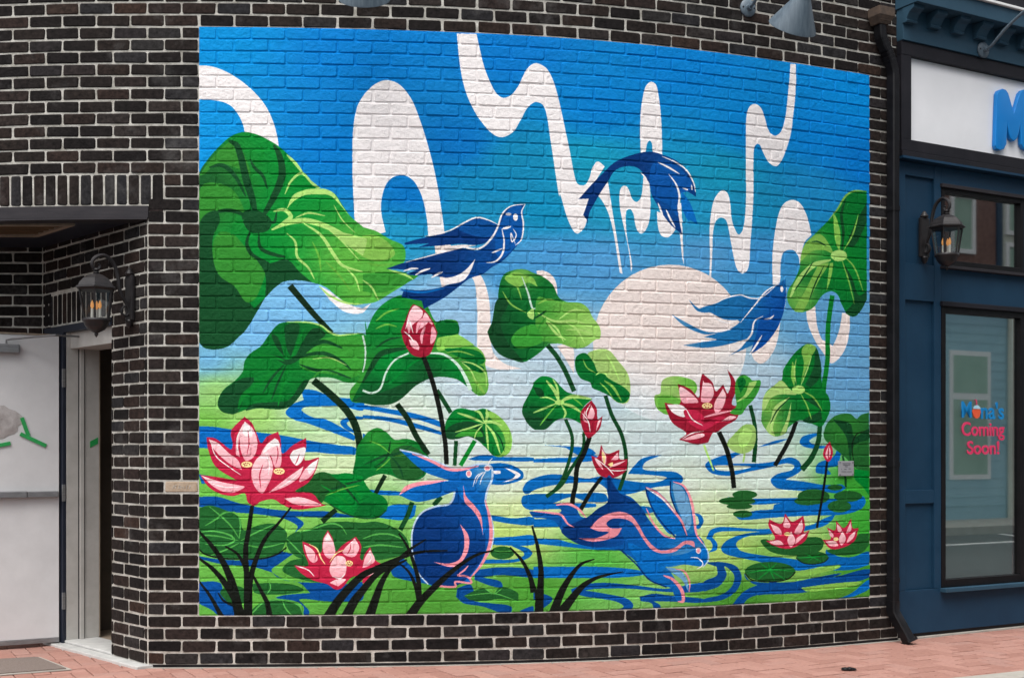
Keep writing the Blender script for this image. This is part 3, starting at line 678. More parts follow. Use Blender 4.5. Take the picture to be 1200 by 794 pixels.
f GD C4 768,448! 730,460 710,478 680,455 620,460 580,490 560,530 560,570 600,610 660,660 710,710 768,722!
g G2 25 .6 C4 650,520
f GD2 C4 600,480! 680,500 700,560 768,520! 768,570 700,600 680,680! 660,560
t BK 5 C4 700,700 690,600 710,550 768,530
f G1 C4 690,710! 768,720! D4 768,200! 740,160 700,120 700,70
# right small lotuses
s BK 11 11 C4 573,675 D4 555,180 525,350
f R1 C4 585,583! 600,630 592,665 575,677 555,650 560,615
f PK C4 582,600! 590,640 575,665 565,640
t R2 6 C4 582,605 578,640 580,665
f R1 D4 378,283! 410,320 462,293! 470,340 465,370 492,360! 470,410 420,440 380,447 320,430 288,410! 330,400 300,340 303,310! 360,330
f PK D4 380,298! 402,335 395,350 370,342
f PK D4 310,332! 350,350 362,382 330,372
f PK D4 455,310! 460,350 445,378 420,372
f PK D4 405,365! 425,408 405,440 388,408
f PK D4 300,415! 350,408 370,428 330,428
f PK D4 485,368! 460,395 425,425 435,395
e YL 14 9 D4 388,378
f R1 D4 615,316! 650,350 685,306! 692,350 720,350! 700,410 650,440 590,447 552,405! 590,400 572,348! 610,360
f PK D4 618,330! 640,355 635,372 622,362
f PK D4 682,322! 685,360 662,375
f PK D4 580,358! 602,380 600,395 585,385
f PK D4 645,365! 660,400 640,432 628,400
f PK D4 565,412! 610,412 625,432 590,435
f PK D4 708,362! 695,395 665,420 675,390
e YL 12 9 D4 614,402
# bird one
f N1 B2 195,335! 290,310 400,285 470,245 530,220 580,230 628,250! 605,300 570,335 530,345 460,340 400,345 255,357! 310,338! 195,344!
f N2 B2 440,265 530,225 625,250 600,300 560,310 480,290
f N1 B2 108,456! 200,425 300,395 400,370 460,360 530,370 570,350 605,305 625,255 650,200 680,168 720,155 757,155! 745,185 748,250 735,320 700,370 650,420 600,450 560,480 500,500 440,545 380,590 285,642! 275,605! 180,588! 190,560! 175,550! 280,555 370,540 430,510 375,495! 330,490! 320,480! 250,488! 200,482! 250,462!
g N2 26 .7 B2 640,320 560,440
g U1 14 .6 B2 720,260
f N2 B2 620,300 650,230 690,170 740,165 745,250 735,320 690,375 640,410 620,380
f W B2 375,500! 430,490 480,460 524,410! 500,470 465,512 380,532!
f WP B2 340,362! 450,345 530,348! 470,358 350,388!
t W 9 B2 757,155 690,165 650,200 628,262 605,305 570,345 530,364 450,355 340,388 200,425
t W 7 B2 628,250 580,228 530,218 480,238 400,280 290,305
t W 7 B2 757,155 740,190 748,250 738,320 710,348
t W 9 B2 648,270 658,330 650,385 620,420 575,428
t W 6 B2 700,270 715,300 695,330 690,290 710,340
e W 11 17 B2 711,216
e W 14 6 B2 678,202
t W 12 B2 650,270 670,265 690,258
t W 8 B2 600,382 625,372 648,362
t W 10 B2 245,485 280,465 315,455
t W 10 B2 320,497 350,480 372,470
t W 9 B2 190,466 230,455 260,455
t U1 9 B2 170,555 280,565 380,545
# bird two
f N1 A3 220,797! 275,735 320,690 380,635 450,605 540,585 600,600 650,620 700,655 740,710 755,770 B3 757,122! 720,100 690,95 680,140 675,200 692,297! 650,262 610,215 580,165 550,110 540,60 500,8 A3 510,685 480,660 430,655 380,675 B3 350,45 320,90 285,150 260,200 245,292! 250,230! 232,207! 258,130! 210,132!
g N2 26 .8 A3 640,680 B3 640,150
f N2 A3 560,640 640,640 700,680 740,740 B3 720,95 680,110 670,210 630,160 560,120 540,40
f U1 B3 690,95! 730,150 765,250! 725,230 735,260! 690,170
t W 7 A3 598,608 660,635 710,670 745,730 755,775
t W 9 A3 580,635 630,660 680,690
t W 9 A3 630,690 665,740 680,794 B3 675,180 695,240
t W 8 A3 695,755 710,760 720,765
t W 7 A3 735,740 738,755 738,765
t W 9 B3 580,150 595,190 605,230
t W 9 B3 618,180 635,220 660,265
t W 7 B3 500,8 525,40 535,90
# bird three
f B3 B3 722,598! 770,640 B4 0,632 60,615 110,588 170,575 215,590 255,592 300,552 345,525 380,503! 382,570 372,650 350,715 C4 345,50 320,90 275,140 212,180! 240,130! 112,187! 170,150 205,105! 100,135 0,148 C3 696,137! 780,122 C4 60,110 0,98! 60,80! C3 794,85 700,45 642,-8! B3 700,700 794,745 B4 60,750 130,730 165,700 90,690 30,660 0,660 B3 760,650
g B4 26 .9 B4 340,620 C4 320,40
g LB 16 .6 B3 700,690 C3 720,120
f B4 B4 382,560! 372,650 345,720 C4 345,50 320,90 275,140 212,180! 240,100 B4 260,700 320,650
t W 7 B4 350,525 290,560 240,620 170,705
t W 6 B4 60,612 110,590 170,577 215,592 265,590 340,530
t W 8 B4 275,675 235,700 220,760 C4 180,130 120,183
t W 8 B4 280,690 310,685 325,672
t W 9 C4 270,90 240,140 212,180
t W 10 B4 40,680 100,705 160,695
t W 9 C4 0,60 60,72 130,60
e W 7 14 B4 362,550
# rabbit one
f U1 C2 172,622! 230,635 310,660 370,690 430,712 480,705 530,690 580,690 600,705 605,740 D2 602,130 582,170 572,230 590,290 603,350 600,420 575,480 540,530 500,580! 505,605 440,610 430,625 350,620 300,610 260,570 235,500 226,430 230,380 245,320 290,270 350,250 400,240 425,205 428,180! 400,190 330,215 250,228 170,198! 220,165 300,142 405,130! 300,95 250,60
g N2 40 .9 D2 420,250 560,420
g LB 12 .7 D2 575,120 C2 560,720
f N1 D2 228,390 250,310 300,265 370,250 425,215 440,160 470,155 500,220 550,290 570,380 565,470 500,570 430,620 350,618 290,600 250,540 226,460
g N2 30 .7 D2 470,200 540,300
f U1 D2 440,160! 470,150 500,200 555,260 575,330 560,390! 540,300 500,250 450,200
s PB 8 10 C2 172,622 260,642 370,688 430,712 480,705 530,690 580,690 600,705 604,740 D2 600,130 582,170 572,230 592,290 606,350 602,420 578,480
s PB 9 6 D2 428,180 420,215 400,240 340,250 280,275 245,320 228,390 235,480 260,560 305,612
t PK2 14 C2 230,640 320,675 400,712 460,714 540,697
f PK2 D2 168,198! 200,155 280,133 400,128! 320,145 240,160
f PK2 D2 468,150! 480,200 520,245 550,290 560,385! 545,320 510,265 475,230
t PK2 16 D2 570,220 588,290 598,370 588,440 555,515 495,590
f PK2 D2 453,332! 490,380 495,430 480,480 440,525 400,530 330,508! 400,515 450,495 472,440 470,380
t PK2 8 D2 440,570 470,548 492,525
s PK2 9 9 D2 440,570 490,578 505,605 430,600 432,622 345,620
e W 13 17 D2 494,98
e PK2 9 12 D2 494,98
e W 16 13 D2 580,72
e PK2 11 9 D2 580,72
t W 4 D2 575,85 540,110 525,145
t W 4 D2 575,85 555,115 545,150
t W 4 D2 560,90 530,110 512,160
t W 4 D2 585,55 590,40 605,25
# rabbit two
f N2 D3 330,130! 355,105 380,150 400,185 450,205 490,240 530,300 570,350 620,385 655,400 665,378! 600,340 550,260 525,190 523,160! 570,175 620,220 680,300 720,388! 690,330 660,260 640,190 638,133! 680,140 720,210 740,290 750,360 790,410 D4 5,430 18,460 20,500 0,525 D3 750,525 700,520 650,530 600,530! 660,545 710,580 727,650! 690,590 640,555! 660,590 695,660 697,690 670,692 640,630 600,620 540,590 500,540 460,490 400,455 330,440 250,435 180,410 130,360 100,320 50,305 0,300 D2 775,275! D3 0,272 60,280 100,285 130,270 105,243! 160,240 200,260 220,295 250,300 300,260 345,230 345,190
g U1 40 .9 D3 660,470 560,570
g LB 18 .8 D3 785,490 700,500
f N1 D3 345,110 400,185 490,240 530,310 500,330 450,320 400,330 420,420 330,440 250,435 180,410 130,360 250,300 300,260 345,230
g N2 24 .6 D3 480,300 400,420
f B3 D3 640,135 700,160 735,260 745,370 700,380 720,388! 690,330 660,260 640,190
f LB D3 650,145 690,160 725,230 735,330 715,360 685,290 660,220
f U1 D3 540,185 590,200 650,270 700,360 640,380 600,340 560,270
f U1 D3 440,420 520,450 600,480 700,470 794,440 D4 15,470 0,525 D3 700,520 620,530 540,570 480,500
f LB D3 620,535 680,545 715,590 722,645! 690,590
s N1 7 7 D3 523,160 530,200 560,270 610,340 660,390
s N1 7 7 D3 638,133 640,200 670,280 715,388
s N1 7 7 D3 410,455 480,520 540,590 620,625
f PK2 D3 265,350! 300,310 350,283 410,275 455,292 490,335 520,390 560,435 600,455 660,440 700,412 745,412 752,440! 710,425 660,460 600,468 550,450 510,400 480,350 450,318 400,305 360,310 340,330 360,350 412,350! 390,385 340,405 270,413 212,398! 290,397 340,378 350,368 300,364
t PK2 12 D3 523,160 580,190 640,255 690,320 715,385
t PK2 12 D3 650,135 700,155 735,225 748,300 760,380 794,430
t PK2 10 D3 525,258 560,330 610,385 660,400
t PK2 16 D3 605,570 650,590 690,640 697,690 672,692
t PK2 8 D3 660,540 700,550 727,600 724,650
t PK2 10 D3 0,272 80,280 130,290 160,330 190,347
t PK2 12 D3 105,243 160,238 210,262 245,302
t W 7 D3 525,165 600,215 660,280
e W 12 14 D3 768,455
e PK2 8 9 D3 768,456
t W 4 D3 730,487 765,490 785,510
t W 4 D3 760,485 785,505 790,535
t W 4 D3 790,515 780,530 760,540
s PB 5 5 D4 -5,420 18,460 20,500 0,527
# lotus left
f R1 C1 245,468! 280,500 300,545 322,592 350,560 400,538! 412,575 420,640 470,600 532,566! 530,620 525,670 592,656! 575,720 540,775 D1 480,180 560,190 600,235 624,245! 560,257 480,264 420,242 380,217 320,227 290,247 260,230 245,190 190,202 120,187 70,152 38,103! 130,115 210,130! C1 110,700 75,620 68,563! 110,570 180,620 190,600 180,540 200,510
f PK C1 78,572! 120,590 175,640 215,672 232,715! 180,690 130,650 95,610
f PK C1 245,490! 280,520 302,570 300,625 280,662 250,672 232,640 222,590 228,540
f W C1 246,492! 275,525 280,560 250,560 235,540
f PK C1 205,645! 205,590 225,535 240,500! 215,600 222,655
f PK C1 385,568! 402,580 416,640 410,700 385,702 365,650 322,648 345,600
f W C1 385,568! 402,582 405,605 370,610 330,640 350,600
f PK C1 350,626! 375,690 370,745 345,800 325,825 290,790 275,730 290,680 315,650
f W C1 470,625! 527,612 515,668 485,695 455,655
f PK C1 588,664! 570,720 540,755 498,770 520,720 550,690
f W C1 588,664! 572,705 545,735 540,700
f PK D1 355,187! 400,150 450,112 518,64! 500,110 440,155
f PK D1 42,106! 130,135 210,150 245,160 180,187 110,165
f PK D1 430,213! 500,207 560,223 602,244 520,247 470,237
t R1 6 C1 330,690 315,740 320,800
t R1 5 C1 260,530 265,590 255,650
t R1 5 C1 395,600 400,640 390,690
t R1 5 C1 500,640 490,670 480,690
t W 5 D1 400,165 450,135 500,95
t W 5 D1 80,140 150,160 220,160
t W 5 C1 345,640 360,690 355,740
t W 5 C1 85,580 110,650 170,700 230,740
t W 5 C1 240,500 210,570 215,640
e YL 26 14 C1 255,690
e YL 26 15 C1 405,722
e R2 3 3 C1 242,688 250,684 260,685 268,690 255,694 246,695 C1 390,720 398,716 408,716 418,720 400,727 411,728
# lotus bottom
f R1 D1 632,360! 655,400 668,460 700,430 762,390! 787,430 782,490 794,500 D2 10,470 35,438! 60,500 124,530! 50,580 0,607 D1 794,572 740,582 700,627 670,637 630,612 560,592 510,562 473,523! 540,525 520,460 513,413! 560,430 600,465 610,400
f PK D1 632,370! 657,415 665,470 640,492 612,465 612,405
f PK D1 520,425! 560,450 585,495 565,512 540,490
f PK D1 757,398! 778,440 757,482 720,480 700,460
f PK D1 640,535 670,482 712,490 715,560 690,587 650,572
f PK D1 640,605! 670,590 715,590 680,622!
f PK D2 35,450! 57,500 30,525 0,535 D1 794,530! D2 10,490
f PK D2 118,532! 60,560 0,582 D1 794,575! D2 20,550
t R1 5 D1 560,440 575,470 572,500
t R1 5 D1 740,420 735,450 720,475
t W 5 D1 480,525 540,545 570,575
t W 5 D2 30,460 40,490 20,520
f W D1 632,372! 645,395 640,410 620,410
t YL 6 D1 545,425 580,445 600,490 620,520
t YL 6 D1 640,510 670,470 710,450
t W 5 D1 650,575 690,585 712,560
e YL 17 14 D1 731,515
e R2 3 3 D1 724,512 732,508 740,513 728,520 736,521
# grass
s BK 10 48 D1 28,362 90,430 150,520 190,620 222,766
s BK 10 42 D1 28,488 90,535 140,590 200,680 232,766
s BK 8 26 D1 28,592 80,660 120,730 138,766
s BK 8 22 D1 155,435 210,470 245,530 262,600
s BK 18 30 D1 280,245 265,350 250,450 255,600 255,766
s BK 8 32 D1 462,252 400,330 340,400 300,490 270,600 265,766
s BK 10 30 D1 278,560 320,640 350,700 362,766
s BK 6 14 D1 120,650 150,690 205,715
s BK 46 6 D1 632,766 680,690 740,620 794,570 D2 60,540 150,500 230,470 300,458 395,455
s BK 48 6 D1 715,766 755,690 794,640 D2 60,570 150,510 220,450 295,402
s BK 46 8 D2 30,766 60,680 90,600 130,540 205,497
s BK 8 26 D2 168,375 210,440 240,520 260,600 262,690
s BK 6 22 D2 165,510 215,555 245,620 262,690
s BK 44 6 D2 218,762 270,690 350,610 430,540 520,480 608,453
s BK 8 28 D2 685,440 740,500 780,580 794,650
s BK 8 42 D2 788,340 D3 18,430 35,540 32,650 25,758
s BK 6 26 D3 0,600 15,660 20,740
s BK 42 5 D3 88,756 130,650 170,580 220,520 285,494
s BK 48 4 D3 125,750 170,690 230,620 300,580 418,553
'''

# ---------------------------------------------------------------- mural paint
PAL = dict(W=(243,237,236), WP=(240,226,220), SUN=(237,223,217), PALE=(214,226,205), PB2=(203,216,220),
    U1=(4,104,184), U2=(4,74,146), N1=(3,50,112), N2=(6,82,158), B3=(28,112,172), B4=(8,78,158), LB=(104,158,198),
    G1=(0,136,50), G2=(54,144,50), G3=(4,106,42), GD=(32,94,42), GD2=(18,74,38), GB=(10,128,44),
    GL1=(132,190,82), GL2=(104,178,66), GLL=(172,218,118), GLP=(166,204,116), GV=(84,172,78), GM=(22,136,52), PG=(196,222,206),
    ST=(18,44,24), SG=(18,72,36), BK=(20,24,20),
    R1=(190,36,70), R2=(160,28,52), PK=(238,164,176), PK2=(236,148,160), YL=(246,226,158), PB=(186,208,230))
TILE = dict(A=30, B=200, C=370, D=530)
BGC = [(232,40,0,134,215),(430,60,0,118,208),(600,60,0,112,202),(800,80,0,118,206),(1010,110,0,128,216),(232,180,8,138,220),
 (400,180,0,116,204),(540,170,0,104,190),(600,190,16,128,182),(690,190,22,146,190),(700,130,0,118,204),(880,150,0,120,204),
 (850,205,20,138,184),(960,160,0,120,210),(1010,190,0,108,200),(480,230,0,110,198),(470,270,30,140,195),(560,220,14,124,184),
 (560,250,26,130,182),(640,250,12,132,186),(720,240,30,142,190),(900,240,22,130,184),(950,225,26,128,196),(640,300,74,152,208),
 (700,310,82,156,210),(830,300,84,156,208),(840,250,30,138,190),(890,300,60,145,205),(980,380,98,162,208),(350,350,122,186,230),
 (300,390,118,182,228),(245,430,108,174,226),(540,370,150,192,222),(540,350,140,188,224),(600,320,70,150,205),(560,450,196,214,224),
 (600,480,196,214,222),(760,520,202,218,220),(680,470,188,210,222),(650,400,185,208,222),(1000,450,104,164,208),(880,450,176,202,218),
 (250,450,154,204,106),(300,480,160,210,112),(240,500,118,188,76),(400,540,206,228,180),(350,470,188,218,180),(480,490,210,225,208),
 (560,520,206,220,218),(600,560,214,227,208),(620,600,206,226,164),(700,575,222,230,208),(700,540,205,220,215),(800,570,214,227,212),
 (820,600,209,227,182),(900,560,211,227,217),(860,530,205,220,222),(930,600,206,226,176),(1000,575,58,166,52),(250,560,108,186,72),
 (300,620,100,178,70),(300,700,94,172,66),(400,680,80,152,56),(500,700,74,148,52),(620,690,74,152,52),(700,650,80,172,66),
 (720,620,140,198,92),(600,630,180,212,112),(900,660,120,182,80),(850,640,176,208,112),(870,700,68,142,46),(980,710,74,138,46),
 (1010,620,58,166,52),(950,640,168,208,112),(1010,660,62,150,48),(420,610,110,185,78),(330,600,130,195,90)]

def spline(tokens):
    """closed/open Catmull-Rom through photo points; '!' marks a corner"""
    pts, cor, ox, oy = [], [], 0.0, 0.0
    sc = 1 / 3.97
    for t in tokens:
        if t == 'P':
            ox = oy = 0.0; sc = 1.0
        elif ',' not in t:
            oy = TILE[t[0]]; ox = 25 + 200 * int(t[1]); sc = 1 / 3.97
        else:
            c = t.endswith('!')
            a, b = t.rstrip('!').split(',')
            pts.append((ox + float(a) * sc, oy + float(b) * sc)); cor.append(c)
    return np.array(pts), cor

def smooth(P, cor, closed, n=6):
    N = len(P); out = []
    for i in range(N if closed else N - 1):
        p1, p2 = P[i], P[(i + 1) % N]
        p0 = P[i - 1] if (closed or i > 0) else p1
        p3 = P[(i + 2) % N] if (closed or i + 2 < N) else p2
        d = np.hypot(*(p2 - p1)) + 1e-6
        m1 = np.zeros(2) if cor[i] else (p2 - p0) * (d / (d + np.hypot(*(p1 - p0)) + 1e-6))
        m2 = np.zeros(2) if cor[(i + 1) % N] else (p3 - p1) * (d / (d + np.hypot(*(p3 - p2)) + 1e-6))
        if cor[i]: m1 = (p2 - p1) * 1.0
        if cor[(i + 1) % N]: m2 = (p2 - p1) * 1.0
        for k in range(n):
            t = k / n; t2 = t * t; t3 = t2 * t
            out.append((2*t3-3*t2+1)*p1 + (t3-2*t2+t)*m1 + (-2*t3+3*t2)*p2 + (t3-t2)*m2)
    if not closed: out.append(P[-1])
    return np.array(out)

def fill(img, Q, col, grad=None):
    H, Wd = img.shape[:2]
    y0 = max(0, int(np.floor(Q[:, 1].min()))); y1 = min(H - 1, int(np.ceil(Q[:, 1].max())))
    x0 = max(0, int(np.floor(Q[:, 0].min())) - 1); x1 = min(Wd - 1, int(np.ceil(Q[:, 0].max())) + 1)
    if y1 <= y0 or x1 <= x0: return
    acc = np.zeros((y1 - y0 + 1, x1 - x0 + 2), np.int16)
    R = np.roll(Q, -1, 0)
    for (ax, ay), (bx, by) in zip(Q, R):
        if ay == by: continue
        sgn = 1
        if ay > by: ax, ay, bx, by, sgn = bx, by, ax, ay, -1
        r0 = max(y0, int(np.ceil(ay - .5))); r1 = min(y1, int(np.ceil(by - .5)) - 1)
        if r1 < r0: continue
        rows = np.arange(r0, r1 + 1)
        xs = ax + (rows + .5 - ay) * (bx - ax) / (by - ay)
        c = np.clip(np.ceil(xs - .5).astype(int) - x0, 0, x1 - x0 + 1)
        np.add.at(acc, (rows - y0, c), sgn)
    m = np.cumsum(acc, 1)[:, :-1] != 0
    if grad is not None:                      # petals: paler towards the tip
        k = np.clip((np.arange(y0, y1 + 1) - y0) / max(1, y1 - y0), 0, 1)[:, None, None]
        col = np.broadcast_to(col * (1 - k) + grad * k, m.shape + (3,))[m]
    img[y0:y1 + 1, x0:x1 + 1][m] = col
    return y0, y1, x0, x1, m

def stroke(S, w):
    T = np.gradient(S, axis=0); L = np.hypot(T[:, 0], T[:, 1])[:, None] + 1e-9
    Nn = np.c_[-T[:, 1], T[:, 0]] / L
    w = np.asarray(w)[:, None] / 2
    return np.vstack([S + Nn * w, (S - Nn * w)[::-1]])

def paint(Wd, H, to_tex, from_tex):
    # graded ground coat, mixed from a scatter of colours
    gy, gx = np.mgrid[0:H:16, 0:Wd:16].astype(float)
    px, py = from_tex(gx, gy)
    num = np.zeros(gx.shape + (3,)); den = np.zeros(gx.shape)
    for x, y, r, g, b in BGC:
        if b > 180 and r < 40: g += 9
        w = 1.0 / (((px - x) * .7) ** 2 + (py - y) ** 2 + 250.0) ** 1.9
        num += w[..., None] * np.array((r, g, b)); den += w
    small = num / den[..., None]
    fy = np.clip(np.arange(H) / 16.0, 0, small.shape[0] - 1.001); fx = np.clip(np.arange(Wd) / 16.0, 0, small.shape[1] - 1.001)
    iy, ix = fy.astype(int), fx.astype(int); ty = (fy - iy)[:, None, None]; tx = (fx - ix)[None, :, None]
    img = (small[iy][:, ix] * (1 - ty) * (1 - tx) + small[iy + 1][:, ix] * ty * (1 - tx)
           + small[iy][:, ix + 1] * (1 - ty) * tx + small[iy + 1][:, ix + 1] * ty * tx)
    img = (img / 255.0).astype(np.float32)
    rs = np.random.RandomState(4)
    for line in MURAL.strip().splitlines():
        if not line or line[0] == '#': continue
        tk = line.split(); k, col = tk[0], np.array(PAL[tk[1]], float) / 255
        col = col if tk[1] in ('W', 'WP', 'PK', 'SUN') else np.clip(col * (1 + rs.uniform(-.05, .05)), 0, 1)
        if k == 'f':
            P, c = spline(tk[2:]); Q = smooth(P, c, True)
            last = fill(img, to_tex(Q), col, np.array((.99, .84, .85)) if tk[1] == 'PK' else None)
        elif k == 'g':                        # sprayed fade that stays inside the shape painted last
            P, c = spline(tk[4:]); y0, y1, x0, x1, msk = last
            yy, xx = np.mgrid[y0:y1 + 1, x0:x1 + 1]; a_ = np.zeros(msk.shape)
            T = to_tex(P); T2 = to_tex(P + np.array([0, float(tk[2])])); R_ = np.abs(T2[:, 1] - T[:, 1])
            for (tx_, ty_), rr_ in zip(T, R_): a_ = np.maximum(a_, np.exp(-((xx - tx_) ** 2 + (yy - ty_) ** 2) / rr_ ** 2))
            a_ = (a_ * float(tk[3]) * msk)[..., None]
            sub_ = img[y0:y1 + 1, x0:x1 + 1]; sub_[:] = sub_ * (1 - a_) + col * a_
        elif k == 'e':
            P, c = spline(tk[4:]); s = 1.0 if tk[4] == 'P' else 1 / 3.97
            a = np.linspace(0, 2 * np.pi, 48, endpoint=False)
            for p in P:
                last = fill(img, to_tex(p + np.c_[np.cos(a) * float(tk[2]), np.sin(a) * float(tk[3])] * s), col)
        else:
            i = 4 if k == 's' else 3
            P, c = spline(tk[i:]); S = smooth(P, c, False, 8); u = np.linspace(0, 1, len(S))
            if k == 's': w = (float(tk[2]) * (1 - u) + float(tk[3]) * u) / 3.97
            else: w = (float(tk[2]) * np.sin(np.pi * np.clip(u * .94 + .03, 0, 1)) ** .6) / 3.97
            fill(img, to_tex(stroke(S, w)), col)
    return img

# ---------------------------------------------------------------- mural material
TX0, TX1 = float(np.interp(226, _xs, _PX)), float(np.interp(1026, _xs, _PX)); TZ0, TZ1 = 0.22, 3.86
TW, TH = 2048, 1792
def to_tex(Q):
    d = np.interp(Q[:, 0], _xs, _PY); X = (Q[:, 0] - CX) * d / F; Z = ZC + (YH - Q[:, 1]) * d / F
    return np.c_[(X - TX0) / (TX1 - TX0) * TW, (Z - TZ0) / (TZ1 - TZ0) * TH]
def from_tex(gx, gy):
    X = TX0 + gx / TW * (TX1 - TX0); Z = TZ0 + gy / TH * (TZ1 - TZ0)
    x = np.interp(X, _PX, _xs); d = np.interp(X, _PX, _PY)
    return x, YH - (Z - ZC) * F / d
art = paint(TW, TH, to_tex, from_tex)
im = bpy.data.images.new('mural_paint', TW, TH)
px = np.ones((TH, TW, 4), np.float32); px[..., :3] = art
im.pixels.foreach_set(px.ravel()); im.update(); im.pack()
mm = bpy.data.materials.new('mural_paint'); t, N, L, b = nodes(mm)
geo = N.new('ShaderNodeNewGeometry'); sx = N.new('ShaderNodeSeparateXYZ'); L.new(geo.outputs['Position'], sx.inputs[0])
mu = N.new('ShaderNodeMapRange'); mu.inputs['From Min'].default_value = TX0; mu.inputs['From Max'].default_value = TX1; L.new(sx.outputs['X'], mu.inputs['Value'])
mv = N.new('ShaderNodeMapRange'); mv.inputs['From Min'].default_value = TZ0; mv.inputs['From Max'].default_value = TZ1; L.new(sx.outputs['Z'], mv.inputs['Value'])
cx_ = N.new('ShaderNodeCombineXYZ'); L.new(mu.outputs[0], cx_.inputs[0]); L.new(mv.outputs[0], cx_.inputs[1])
ti = N.new('ShaderNodeTexImage'); ti.image = im; ti.extension = 'EXTEND'; L.new(cx_.outputs[0], ti.inputs[0])
n1 = N.new('ShaderNodeTexNoise'); n1.inputs['Scale'].default_value = 26; n1.inputs['Detail'].default_value = 7; n1.inputs['Roughness'].default_value = .7; L.new(geo.outputs['Position'], n1.inputs['Vector'])
mr = N.new('ShaderNodeMapRange'); mr.inputs['From Min'].default_value = .3; mr.inputs['From Max'].default_value = .7; mr.inputs['To Min'].default_value = .92; mr.inputs['To Max'].default_value = 1.04; L.new(n1.outputs['Fac'], mr.inputs['Value'])
mx = N.new('ShaderNodeMix'); mx.data_type = 'RGBA'; mx.blend_type = 'MULTIPLY'; mx.inputs['Factor'].default_value = 1
L.new(ti.outputs['Color'], mx.inputs['A']); L.new(mr.outputs[0], mx.inputs['B']); L.new(mx.outputs['Result'], b.inputs['Base Color'])
b.inputs['Roughness'].default_value = .55; b.inputs['Specular IOR Level'].default_value = .06
n2 = N.new('ShaderNodeTexNoise'); n2.inputs['Scale'].default_value = 34; n2.inputs['Detail'].default_value = 8; n2.inputs['Roughness'].default_value = .68; L.new(geo.outputs['Position'], n2.inputs['Vector'])
bp = N.new('ShaderNodeBump'); bp.inputs['Strength'].default_value = 1.0; bp.inputs['Distance'].default_value = .011; L.new(n2.outputs['Fac'], bp.inputs['Height']); L.new(bp.outputs[0], b.inputs['Normal'])
M['mural'] = mm

# ---------------------------------------------------------------- ground
def tri_free_strip(inner, outer, z): 
    mb = MB(); n = len(inner)
    mb.add([(*p, z) for p in inner] + [(*p, z) for p in outer], [(i, i+1, n+i+1, n+i) for i in range(n-1)]); return mb
KERB = 1.21
mb = MB(); mb.add([(-90,-90,-.135),(90,-90,-.135),(90,90,-.135),(-90,90,-.135)], [(0,1,2,3)])
tag(mb.build('road', M['asphalt']), kind='structure')
ss = list(np.linspace(-2.6, _S[-1] - .02, 40))
kin = [off(s, KERB).to_2d() for s in ss]
nS = Vector((SHE.y, -SHE.x)); e2 = SHE.to_2d()
kin += [SH0.to_2d() + nS * KERB + e2 * u for u in (.3, 2, 5, 14)]
kin = [kin[0] + (kin[0] - kin[1]).normalized() * 6] + kin
def offset_line(line, d):
    out = []
    for i, p in enumerate(line):
        t_ = (line[min(i+1, len(line)-1)] - line[max(i-1, 0)]).normalized(); out.append(p + Vector((t_.y, -t_.x)) * d)
    return out
kout = offset_line(kin, .16)
mb = MB(); n = len(kin)
mb.add([(*p, .005) for p in kin] + [(*p, .005) for p in kout] + [(*p, -.14) for p in kin] + [(*p, -.14) for p in kout],
       [(i, n+i, n+i+1, i+1) for i in range(n-1)] + [(n+i, 3*n+i, 3*n+i+1, n+i+1) for i in range(n-1)] + [(2*n+i, i, i+1, 2*n+i+1) for i in range(n-1)])
tag(mb.build('kerb', M['concrete']), kind='structure')
mb = MB(); far = [Vector((p.x, 16.0)) for p in kin]
mb.add([(*p, -.012) for p in kin] + [(*p, -.012) for p in far], [(i, i+1, n+i+1, n+i) for i in range(n-1)])
pavement = tag(mb.build('pavement', M['sand']), kind='structure')

# corner and alcove plan
P0 = Vector(W(0.0)[:2]); PIN = Vector(((50 - CX) * 8.40 / F, 8.40))
SIDE_E = (P0 - PIN).normalized(); SIDE_L = (P0 - PIN).length; SIDE_A = math.atan2(SIDE_E.y, SIDE_E.x); SIDE_N = Vector((SIDE_E.y, -SIDE_E.x))   # outward
def side_pt(a, w=0.0, z=0.0):
    v = P0 - SIDE_E * a + SIDE_N * w; return Vector((v.x, v.y, z))
def side_a(xp):
    k = (xp - CX) / F; return (P0.x - k * P0.y) / (SIDE_E.x - k * SIDE_E.y)

# herringbone pavers
def octa(L_, H_, dep, r, seed, proud=.0, ins=.004, jit=.0012):
    """one brick-like piece: long axis x, short axis z, face towards -y; corners knocked off, edges eased, slightly uneven"""
    q = random.Random(seed); c = .007; hx, hz = L_/2, H_/2
    out = [(-hx+c,-hz),(hx-c,-hz),(hx,-hz+c),(hx,hz-c),(hx-c,hz),(-hx+c,hz),(-hx,hz-c),(-hx,-hz+c)]
    out = [(x + q.uniform(-jit, jit), z + q.uniform(-jit, jit)) for x, z in out]
    tilt, tz = q.uniform(-.0012, .0012), q.uniform(-.0008, .0008)
    inn = [(x * (1 - ins*2/L_) , z * (1 - ins*2/H_)) for x, z in out]
    def fy(x, z): return -proud + tilt * x / hx + tz * z / hz
    vs = [(x, fy(x, z), z) for x, z in inn] + [(x, fy(x, z) + r, z) for x, z in out] + [(x, dep, z) for x, z in out]
    fs = [tuple(range(8))] + [(8+i, 8+(i+1)%8, (i+1)%8, i) for i in range(8)] + [(16+i, 16+(i+1)%8, 8+(i+1)%8, 8+i) for i in range(8)]
    return vs, fs
def mesh_of(name, vf, mat):
    me = bpy.data.meshes.new(name); me.from_pydata(vf[0], [], vf[1]); me.materials.append(mat)
    return me
def project(p): return CX + F * p[0] / p[1], YH - F * (p[2] - ZC) / p[1]
